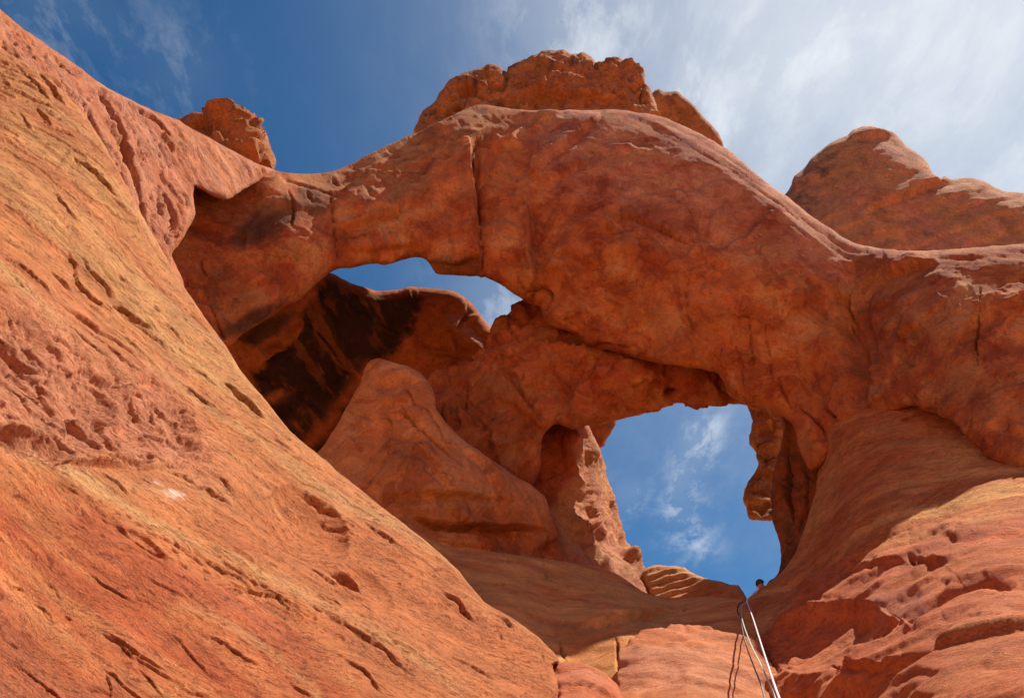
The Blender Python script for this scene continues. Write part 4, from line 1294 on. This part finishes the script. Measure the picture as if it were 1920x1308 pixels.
def east_relief(f, P, H):
    x, y, z = P[..., 0], P[..., 1], P[..., 2]
    a, b, c = P @ ea, P @ eb, P @ en
    f.a, f.b, f.c = a, b, c
    lit = f.zone([(1400, 1240), (1500, 1090), (1600, 1030), (1750, 985), (1950, 955), (2400, 900), (2400, 1930), (1420, 1930)], 30, 15, 60)
    f.lit = lit
    H += .16 * fbm(a * .4, b, c, .5, 4, .5, 241)
    H += .018 * fbm(a * .2, b, c, 2.6, 4, .6, 243)
    # broken, stepped face below the smooth slope
    wv = fbm(a * .30, b, c, .7, 5, .56, 245)
    s = b * 1.15 + 1.2 * wv
    H += lit * f.ds * .03 * (terrace(s, .5) - s - .5)
    H += lit * f.ds * soften(facets(a * .42, b, c, 1.5, .22, 481, .5) + facets(a * .42, b, c, .62, .20, 482, .5) + .7 * facets(a * .45, b, c, .26, .24, 483, .5), 2)
    H += lit * .035 * f.ds * fbm(a * .35, b, c, 2.2, 5, .60, 249)
    C = lambda pts, w=4, d=.25, **k: f.crack(H, pts, w, d, **k)
    L = lambda pts, w=60, d=.3, **k: f.ledge(H, pts, w, d, **k)
    f.pocket(H, (1560, 1190), 125, 58, -22, .34)
    L([(1640, 1130), (1700, 1165), (1715, 1180)], 50, -.25)
    L([(1600, 1070), (1650, 1055), (1710, 1050)], 30, .10)
    L([(1700, 1040), (1760, 1055), (1800, 1050)], 30, .12)
    L([(1560, 1260), (1640, 1260), (1700, 1240)], 30, .18)
    C([(1545, 1240), (1590, 1255), (1620, 1255)], 4, .16)
    C([(1700, 1045), (1712, 1052)], 6, .25)
    L([(1750, 1085), (1800, 1090), (1880, 1070)], 34, .08)
    L([(1760, 1180), (1820, 1160), (1900, 1165)], 34, .08)
    # thin bedding marks on the smooth upper slope
    rng = random.Random(12)
    for k in range(120):
        t = rng.random()
        u = 1430 + 480 * t
        v = 1085 - 300 * t + rng.uniform(-60, 190) * (.35 + .65 * t)
        l = rng.uniform(10, 46)
        C([(u, v), (u + l * .85, v - l * rng.uniform(.35, .65))], rng.uniform(1.6, 2.6), rng.uniform(.02, .06), wig=1.5)
    f.pocket(H, (1700, 782), 12, 5, -30, .2)
    H += .008 * fbm(x, y, z, 7, 4, .6, 251)
    return H


def east_tint(f, P, H):
    band = fbm(f.a * .10, f.b, f.c, 1.3, 5, .6, 261)
    fine = fbm(f.a * .10, f.b, f.c, 4.5, 4, .6, 263)
    up = lerp(ORANGE * np.array((1.1, 1.05, .95)), SAND, sstep(-.2, .25, band + .4 * fine))
    up = lerp(up, RUST * 1.15, .45 * f.zone([(1560, 760), (1720, 750), (1800, 820), (1600, 960), (1540, 1000)], 40, 20, 50))
    lo = lerp(RED * np.array((1.32, 1.5, 1.6)), ORANGE * np.array((1.12, 1.0, 1.0)), sstep(-.15, .3, band + .3 * fine))
    lo = lerp(lo, PURPLE * 1.3, .4 * sstep(.05, .35, fbm(f.a * .4, f.b, f.c, .9, 5, .62, 265)))
    lo = lerp(lo, YELLOW * np.array((1, .9, .8)), .5 * f.zone([(1760, 1200), (1950, 1130), (1950, 1180), (1800, 1260)], 20, 20, 40) * sstep(-.1, .2, fine))
    lo = lerp(lo, PINK * np.array((.95, .9, 1.05)), .7 * f.blob((1675, 1122), 50, 22, -15, .5))
    return lerp(up, lo, f.lit)


eb_ = rock('east_buttress', f, tps(east_ctrl), 5.0, 24, 1.0, east_relief, east_tint, M_EAST)
tag(eb_, 'smooth sloping sandstone buttress at lower right, shaded above and sunlit red below', 'rock buttress')

# ------------------------------------------------------------------ the saddle under the window
f = Field([(690, 930), (740, 960), (800, 1006), (860, 1024), (950, 1038), (1060, 1052), (1120, 1062), (1165, 1080), (1205, 1108), (1246, 1120), (1300, 1117), (1360, 1120), (1392, 1124), (1402, 1132), (1420, 1140), (1460, 1160), (1470, 1500), (1480, 1920),
           (950, 1930), (960, 1500), (880, 1200), (740, 1030)], 2.7, 1.2, 29, 26)


def sad_relief(f, P, H):
    x, y, z = P[..., 0], P[..., 1], P[..., 2]
    H += .20 * fbm(x, y, z, .45, 4, .5, 271)
    s = z + .10 * x + .35 * fbm(x, y, z, .35, 3, .5, 273)
    H += .035 * (terrace(s * 2.2, .25) - s * 2.2) + .02 * fbm(x * .3, y, z, 3, 4, .6, 275)
    C = lambda pts, w=3.5, d=.16, **k: f.crack(H, pts, w, d, **k)
    L = lambda pts, w=60, d=.3, **k: f.ledge(H, pts, w, d, **k)
    L([(1275, 1138), (1190, 1150), (1120, 1168), (1082, 1174)], 30, -.16)
    C([(1082, 1175), (1130, 1166), (1200, 1150), (1270, 1146)], 3, .16)
    C([(1154, 1192), (1158, 1230), (1165, 1270), (1168, 1308)], 4.5, .3)
    C([(1050, 1205), (1055, 1225), (1060, 1245)], 4, .25)
    C([(1325, 1200), (1350, 1196), (1376, 1202)], 4, .2)
    for pts in ([(1010, 1062), (1055, 1068)], [(1020, 1080), (1035, 1086)], [(920, 1090), (946, 1094)], [(1010, 1122), (1070, 1122)], [(1100, 1075), (1145, 1078)],
                [(1150, 1105), (1180, 1115)], [(1075, 1180), (1090, 1170)], [(930, 1050), (965, 1055)], [(1030, 1105), (1085, 1100)], [(1280, 1150), (1290, 1140)]):
        C(pts, 2.6, .12)
    f.pocket(H, (938, 1092), 9, 3.2, 5, .3)
    lo = f.zone([(1165, 1330), (1170, 1260), (1200, 1215), (1260, 1198), (1330, 1203), (1420, 1225), (1500, 1400), (1150, 1400)], 6, 4, 20)
    f.lo = lo
    H += .30 * lo + lo * (.06 * fbm(x, y, z, 1.6, 5, .6, 277) + soften(facets(x * .5, y * .5, z, .6, .16, 491, .5), 2) + .03 * (terrace(z * 2.6 + fbm(x, y, z, .9, 4, .6, 279), .25) - z * 2.6))
    rng = random.Random(2)
    for k in range(50):
        u, v = rng.uniform(880, 1390), rng.uniform(1040, 1210)
        l = rng.uniform(10, 40)
        C([(u, v), (u + l, v - l * rng.uniform(-.2, .2))], rng.uniform(1.6, 2.4), rng.uniform(.02, .06), wig=1.5)
    H += .008 * fbm(x, y, z, 6, 4, .6, 281)
    return H


def sad_tint(f, P, H):
    x, y, z = P[..., 0], P[..., 1], P[..., 2]
    s = z + .10 * x + .35 * fbm(x, y, z, .35, 3, .5, 273)
    b = fbm(x * .12, y * .2, s, 2.0, 5, .6, 283)
    col = lerp(SAND, ORANGE * np.array((1.08, 1.1, 1.05)), sstep(-.1, .35, b))
    col = lerp(col, RUST, .5 * f.zone([(1050, 1190), (1160, 1180), (1420, 1170), (1420, 1230), (1180, 1240), (1060, 1290)], 20, 14, 30))
    lo = lerp(RED * np.array((1.15, 1.3, 1.4)), PINK, sstep(-.2, .25, b))
    return lerp(col, lo, .85 * f.lo)


sd = rock('rock_saddle', f, tps([(740, 960, 19.0), (860, 1024, 19.6), (1060, 1052, 20.4), (1240, 1118, 20.8), (1390, 1124, 19.0), (850, 1060, 18.2), (950, 1120, 17.2), (1060, 1180, 17.0), (1200, 1160, 17.2),
                                 (1380, 1180, 17.0), (1060, 1250, 15.6), (1250, 1215, 15.8), (1400, 1230, 15.6), (1130, 1308, 14.4), (1300, 1308, 13.6), (1420, 1300, 14.6), (1100, 1600, 9.0), (1400, 1600, 10.0), (1250, 1900, 8.0)]),
          4.0, 14, 0.8, sad_relief, sad_tint, M_LAYER)
tag(sd, 'pale layered sandstone saddle below the large window where the ropes drop over', 'rock saddle')

# ledge block on the saddle
f = Field([(1205, 1072), (1222, 1061), (1245, 1060), (1280, 1064), (1305, 1076), (1335, 1086), (1350, 1090), (1385, 1098), (1392, 1108), (1400, 1122), (1394, 1132), (1370, 1136), (1300, 1140), (1240, 1140), (1215, 1110)], 2.0, 2.5, 31, 16)


def led_relief(f, P, H):
    x, y, z = P[..., 0], P[..., 1], P[..., 2]
    s = z * 3.2 + .9 * fbm(x, y, z, .8, 4, .6, 291)
    H += .13 * (terrace(s, .3) - s) + .08 * fbm(x, y, z, 1.5, 5, .6, 293)
    return H


ld = rock('ledge_block', f, tps([(1210, 1075, 23.6), (1240, 1110, 23.0), (1300, 1080, 22.6), (1310, 1120, 21.6), (1390, 1105, 20.2), (1390, 1125, 19.6)]), 2.0, 16, 1.4, led_relief,
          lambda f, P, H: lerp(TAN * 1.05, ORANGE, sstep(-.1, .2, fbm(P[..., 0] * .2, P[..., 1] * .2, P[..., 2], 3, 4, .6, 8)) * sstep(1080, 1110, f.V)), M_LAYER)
tag(ld, 'low layered ledge block with a pale sunlit top at the foot of the large window', 'rock ledge')

# boulder wedged at the bottom
f = Field([(1036, 1250), (1044, 1242), (1066, 1240), (1096, 1244), (1126, 1256), (1150, 1274), (1158, 1284), (1166, 1300), (1176, 1330), (1170, 1400), (1090, 1420), (1050, 1340), (1040, 1280)], 2.2, 1.6, 33, 18)


def bol_relief(f, P, H):
    x, y, z = P[..., 0], P[..., 1], P[..., 2]
    s = z * 2.4 + .15 * x + .7 * fbm(x, y, z, .8, 4, .6, 301)
    H += .05 * (terrace(s, .25) - s) + .04 * fbm(x, y, z, 2, 5, .6, 303) + soften(facets(x * .6, y * .6, z, .5, .15, 495, .5), 2)
    f.crack(H, [(1045, 1290), (1090, 1285), (1150, 1290)], 3, .1)
    return H


bo = rock('boulder', f, tps([(1040, 1260, 12.6), (1100, 1245, 12.8), (1165, 1300, 12.7), (1100, 1290, 11.9), (1110, 1400, 10.9)]), 1.2, 30, 0.9, bol_relief,
          lambda f, P, H: lerp(PINK * np.array((1, .85, .8)), RED * np.array((1.15, 1.3, 1.4)), sstep(-.2, .2, fbm(P[..., 0] * .2, P[..., 1] * .2, P[..., 2], 3, 4, .6, 8))), M_LAYER)
tag(bo, 'rounded pink boulder wedged at the foot of the sunlit slab, bottom centre', 'boulder')

# boulder perched above the pink wall
f = Field([(330, 228), (345, 218), (362, 212), (386, 209), (402, 203), (420, 196), (442, 195), (456, 205), (464, 222), (486, 236), (499, 250), (507, 272), (518, 300), (514, 316), (500, 330), (440, 320), (370, 280)], 2.2, 2.0, 35, 16)


def per_relief(f, P, H):
    x, y, z = P[..., 0], P[..., 1], P[..., 2]
    H += .35 * fbm(x, y, z, .6, 4, .5, 311) + facets(x, y, z, 1.3, .5, 461, .4) + facets(x, y, z, .5, .25, 462, .4)
    f.ledge(H, [(480, 300), (482, 270), (470, 240), (440, 222), (390, 220)], 40, .5)
    f.crack(H, [(388, 215), (440, 222), (475, 245), (483, 280), (478, 300)], 4, .3)
    f.crack(H, [(484, 262), (500, 280), (508, 305)], 4, .3)
    H += .05 * fbm(x, y, z, 3, 4, .6, 313)
    return H


pe = rock('perched_boulder', f, tps([(340, 220, 18.6), (430, 200, 18.6), (430, 260, 18.6), (478, 290, 19.2), (515, 310, 21.2), (490, 240, 20.2)]), 2.4, 34, 1.2, per_relief,
          lambda f, P, H: lerp(RUST * np.array((.95, 1.1, 1.1)), BROWN, .7 * sstep(-.05, .3, fbm(P[..., 0], P[..., 1], P[..., 2], 1.0, 6, .66, 8))), M_FAR)
tag(pe, 'weathered brown boulder perched on the skyline above the pink wall', 'boulder')

# knob beyond the crest and the far butte
f = Field([(1215, 200), (1222, 176), (1235, 165), (1246, 172), (1270, 172), (1286, 184), (1303, 200), (1322, 222), (1338, 240), (1350, 256), (1358, 280), (1350, 330), (1260, 290), (1215, 250)], 2.4, 2.0, 37, 16)
kn = rock('rock_outcrop', f, tps([(1215, 200, 25.0), (1250, 175, 25.0), (1350, 270, 25.5), (1270, 250, 25.6), (1340, 240, 25.2)]), 2.5, 16, 1.0,
          lambda f, P, H: H + .4 * fbm(P[..., 0], P[..., 1], P[..., 2], .6, 6, .6, 321),
          lambda f, P, H: lerp(TAN * np.array((1.0, .85, .75)), BROWN * .9, .8 * sstep(-.1, .3, fbm(P[..., 0], P[..., 1], P[..., 2], .9, 6, .66, 8))), M_FAR)
tag(kn, 'dark brown rock knob showing beyond the right end of the cap rock', 'rock')

f = Field([(1420, 400), (1472, 365), (1484, 346), (1490, 330), (1500, 322), (1524, 296), (1544, 277), (1566, 262), (1588, 254), (1600, 243), (1625, 237), (1656, 242), (1680, 252), (1700, 276), (1716, 284), (1736, 302), (1754, 330),
           (1762, 336), (1770, 330), (1784, 336), (1816, 333), (1845, 340), (1862, 348), (1880, 357), (1920, 363), (2050, 372), (2200, 380), (2200, 560), (1900, 560), (1600, 540), (1450, 470)], 2.7, 2.0, 39, 22)


def far_relief(f, P, H):
    x, y, z = P[..., 0], P[..., 1], P[..., 2]
    H += .4 * fbm(x, y, z, .2, 3, .45, 331)
    s = z * .8 - x * .35 + 1.2 * fbm(x, y, z, .2, 3, .5, 333)
    H += .12 * (terrace(s * .9, .3) - s * .9) * f.zone([(1500, 420), (1680, 330), (1760, 330), (2200, 360), (2200, 560), (1500, 560)], 40, 20)
    H += .16 * fbm(x * .3, y * .3, s, .9, 5, .62, 335)
    f.ledge(H, [(1590, 268), (1640, 254), (1690, 252)], 40, .25)
    f.ledge(H, [(1620, 400), (1660, 380), (1740, 350), (1800, 340)], 40, .3)
    return H


def far_tint(f, P, H):
    x, y, z = P[..., 0], P[..., 1], P[..., 2]
    n = fbm(x, y, z, .35, 6, .62, 341)
    col = lerp(TAN * np.array((1.15, 1.05, 1.0)), PINK * np.array((1.0, .98, .95)), sstep(-.2, .3, n))
    col = lerp(col, BROWN, .55 * sstep(.05, .3, fbm(x, y, z, .8, 6, .66, 343)))
    col = lerp(col, VARNISH * 3, .6 * f.zone([(1470, 370), (1540, 275), (1600, 262), (1560, 330), (1520, 400)], 16, 20, 24) * sstep(-.05, .2, fbm(x, y, z, 1.1, 5, .66, 345)))
    return col


fb = rock('rock_butte', f, tps([(1472, 370, 39), (1500, 420, 38), (1600, 260, 37.4), (1640, 350, 36.6), (1750, 340, 37.4), (1640, 460, 36.6), (1850, 420, 37.2), (1900, 365, 37.8), (1900, 520, 36.6), (2150, 450, 38), (1750, 480, 36.6), (1800, 380, 37.2)]),
          8.0, 40, 1.0, far_relief, far_tint, M_FAR)
tag(fb, 'rounded sandstone butte standing beyond the right shoulder of the great arch', 'rock butte')


# ------------------------------------------------------------------ ropes
def tube(name, pts, r, mat, parent=None, sides=8):
    """a rope through the points, with a twisted strand relief"""
    P = [Vector(p) for p in pts]
    # resample with Catmull-Rom
    Q = []
    for i in range(len(P) - 1):
        p0, p1, p2, p3 = P[max(0, i - 1)], P[i], P[i + 1], P[min(len(P) - 1, i + 2)]
        for k in range(8):
            t = k / 8
            Q.append(0.5 * ((2 * p1) + (p2 - p0) * t + (2 * p0 - 5 * p1 + 4 * p2 - p3) * t * t + (3 * p1 - p0 - 3 * p2 + p3) * t**3))
    Q.append(P[-1])
    bm = bmesh.new()
    prev = None
    for i, q in enumerate(Q):
        d = (Q[min(i + 1, len(Q) - 1)] - Q[max(i - 1, 0)]).normalized()
        a = d.orthogonal().normalized() if prev is None else (pa - d * pa.dot(d)).normalized()
        pa = a
        b = d.cross(a)
        ring = [bm.verts.new(q + (a * math.cos(t) + b * math.sin(t)) * r) for t in [2 * math.pi * k / sides for k in range(sides)]]
        if prev:
            for k in range(sides):
                bm.faces.new((prev[k], prev[(k + 1) % sides], ring[(k + 1) % sides], ring[k]))
        else:
            bm.faces.new(ring[::-1])
        prev = ring
    bm.faces.new(prev)
    for fc_ in bm.faces:
        fc_.smooth = True
    base = Q[-1].copy()
    for v in bm.verts:
        v.co -= base
    me = bpy.data.meshes.new(name)
    bm.to_mesh(me)
    bm.free()
    return link(me, name, mat, parent, base)


M_WHITE = plain('white_rope_sheath', (.80, .74, .76), .7, (.62, .50, .56), 60)
M_GREEN = plain('pale_green_rope_sheath', (.62, .66, .52), .7, (.30, .36, .28), 60)
M_GREY = plain('grey_rope_sheath', (.20, .22, .22), .7, (.10, .12, .12), 60)


def rope(pts, r, mat, label):
    o = tube('rope', [at(*p) for p in pts], r, mat)
    tag(o, label, 'rope', 'ropes hanging from the saddle')


rope([(1419, 1100, 18.1), (1420, 1107, 17.9), (1404, 1120, 17.7), (1401, 1127, 17.3), (1406, 1142, 16.2), (1413, 1162, 14.6), (1425, 1200, 12.2), (1441, 1250, 9.6), (1461, 1308, 7.6), (1500, 1400, 6.0), (1560, 1560, 4.6), (1620, 1750, 3.9)], .0115, M_WHITE,
     'taut white climbing rope, the brightest and rightmost, running down from the saddle')
rope([(1398, 1128, 18.2), (1391, 1136, 17.6), (1390, 1152, 16.4), (1396, 1176, 14.6), (1410, 1212, 12.4), (1424, 1240, 10.8), (1440, 1275, 9.2), (1454, 1310, 8.0), (1490, 1420, 6.3), (1540, 1640, 4.8), (1560, 1800, 4.2)], .0095, M_GREEN,
     'pale greenish climbing rope hanging between the white rope and the grey rope')
rope([(1397, 1128, 18.3), (1389.5, 1137, 17.7), (1388.5, 1153, 16.6), (1392, 1180, 15.0), (1400, 1212, 13.2), (1414, 1250, 11.2), (1426, 1280, 10.0), (1434, 1310, 9.2), (1452, 1400, 7.6), (1470, 1600, 6.0), (1480, 1800, 5.2)], .0095, M_GREY,
     'dark grey climbing rope, the leftmost, hugging the seam below the saddle')


sling = tube('sling', [at(*p) for p in ((1393, 1128, 18.2), (1387, 1131, 18.0), (1383.5, 1137, 17.8), (1382.5, 1144, 17.5), (1385, 1150, 17.3), (1389, 1152, 17.2))], .014, plain('dark_webbing', (.05, .045, .05), .9, (.03, .03, .03), 40))
tag(sling, 'dark webbing sling looped over the notch left of the climbing ropes', 'sling')


# ------------------------------------------------------------------ the climber peering over the edge
def climber():
    hp = at(1425, 1095, 19.2)                 # middle of the head
    root = bpy.data.objects.new('person', None)
    COL.objects.link(root)
    base = hp + Vector((0.45, 0.75, -0.55))
    root.location = base
    root['label'] = 'person in a dark helmet peering over the edge of the saddle above the ropes'
    root['category'] = 'person'

    def skin(name, chain, mat, sub=2):
        me = bpy.data.meshes.new(name)
        vs = [c[0] for c in chain]
        es = [(c[2], i) for i, c in enumerate(chain) if c[2] is not None]
        me.from_pydata(vs, es, [])
        o = link(me, name, mat, root)
        md = o.modifiers.new('skin', 'SKIN')
        for i, c in enumerate(chain):
            sv = me.skin_vertices[0].data[i]
            sv.radius = (c[1], c[1])
            sv.use_root = (i == 0)
        ss = o.modifiers.new('sub', 'SUBSURF')
        ss.levels = ss.render_levels = sub
        return o
    skinm = plain('skin', (.55, .30, .20), .6, (.50, .25, .16), 20)
    shirt = plain('pale_shirt', (.62, .46, .44), .9, (.5, .36, .35), 12)
    trous = plain('grey_trousers', (.16, .15, .14), .9, (.10, .10, .10), 12)
    h = hp - base
    # crouched on the ledge behind the edge, leaning out to look down: pelvis is the root
    v = Vector
    pel = v((0.05, 0.10, 0.20))
    chest = v((-.22, -.36, .38))
    neck = h + v((.07, .10, -.07))
    chain = [(pel, .15, None), (pel.lerp(chest, .5), .15, 0), (chest, .16, 1), (neck, .055, 2), (h + v((.02, .02, .0)), .088, 3), (h + v((-.005, -.02, -.04)), .080, 4), (h + v((-.005, -.05, -.09)), .056, 5),
             (chest + v((.20, .02, .02)), .075, 2), (chest + v((.33, -.18, -.18)), .047, 7), (chest + v((.22, -.36, -.22)), .036, 8), (chest + v((.18, -.43, -.23)), .034, 9),
             (chest + v((-.20, .02, .0)), .075, 2), (chest + v((-.32, -.14, -.16)), .047, 11), (chest + v((-.20, -.32, -.22)), .036, 12), (chest + v((-.17, -.39, -.23)), .034, 13),
             (pel + v((.14, -.02, -.04)), .10, 0), (pel + v((.26, -.38, .02)), .075, 15), (pel + v((.25, -.14, -.22)), .05, 16), (pel + v((.25, -.30, -.26)), .04, 17),
             (pel + v((-.14, 0, -.04)), .10, 0), (pel + v((-.10, -.40, -.06)), .075, 19), (pel + v((-.12, -.08, -.22)), .05, 20), (pel + v((-.12, -.26, -.26)), .04, 21)]
    body = skin('body', chain, skinm)
    # clothing over the trunk and legs
    skin('shirt', [(pel.lerp(chest, .15), .165, None), (pel.lerp(chest, .55), .168, 0), (chest, .172, 1), (chest + v((.20, .02, .02)), .088, 2), (chest + v((.27, -.08, -.08)), .066, 3),
                   (chest + v((-.20, .02, .0)), .088, 2), (chest + v((-.26, -.06, -.08)), .066, 5), (neck.lerp(chest, .6), .085, 2)], shirt)
    skin('trousers', [(pel, .165, None), (pel + v((.14, -.02, -.04)), .112, 0), (pel + v((.26, -.38, .02)), .085, 1), (pel + v((.25, -.16, -.20)), .062, 2),
                      (pel + v((-.14, 0, -.04)), .112, 0), (pel + v((-.10, -.40, -.06)), .085, 4), (pel + v((-.12, -.10, -.20)), .062, 5)], trous)
    # helmet: half shell with a rim
    bm = bmesh.new()
    bmesh.ops.create_uvsphere(bm, u_segments=24, v_segments=14, radius=.098)
    for vt in list(bm.verts):
        if vt.co.z < -.022:
            bm.verts.remove(vt)
    for vt in bm.verts:
        vt.co.y *= 1.10
        if vt.co.z < .012:
            vt.co.x *= 1.05
            vt.co.y *= 1.05
    geo = bm.faces[:]
    bmesh.ops.solidify(bm, geom=geo, thickness=.012)
    for fc_ in bm.faces:
        fc_.smooth = True
    me = bpy.data.meshes.new('helmet')
    bm.to_mesh(me)
    bm.free()
    he = link(me, 'helmet', plain('dark_helmet', (.025, .022, .025), .45, (.04, .03, .03), 8), root, h + v((.004, .006, .03)))
    he.rotation_euler = (math.radians(8), math.radians(-24), 0)
    # nose and eyes
    for nm, off, r, m in (('nose', (-.012, -.118, -.045), .018, skinm), ('eye', (-.045, -.098, -.018), .011, plain('eye_dark', (.03, .02, .02), .3)), ('eye', (.022, -.104, -.018), .011, None)):
        bm = bmesh.new()
        bmesh.ops.create_uvsphere(bm, u_segments=10, v_segments=8, radius=r)
        me = bpy.data.meshes.new(nm)
        bm.to_mesh(me)
        bm.free()
        link(me, nm, m or bpy.data.materials['eye_dark'], root, h + v(off))


climber()
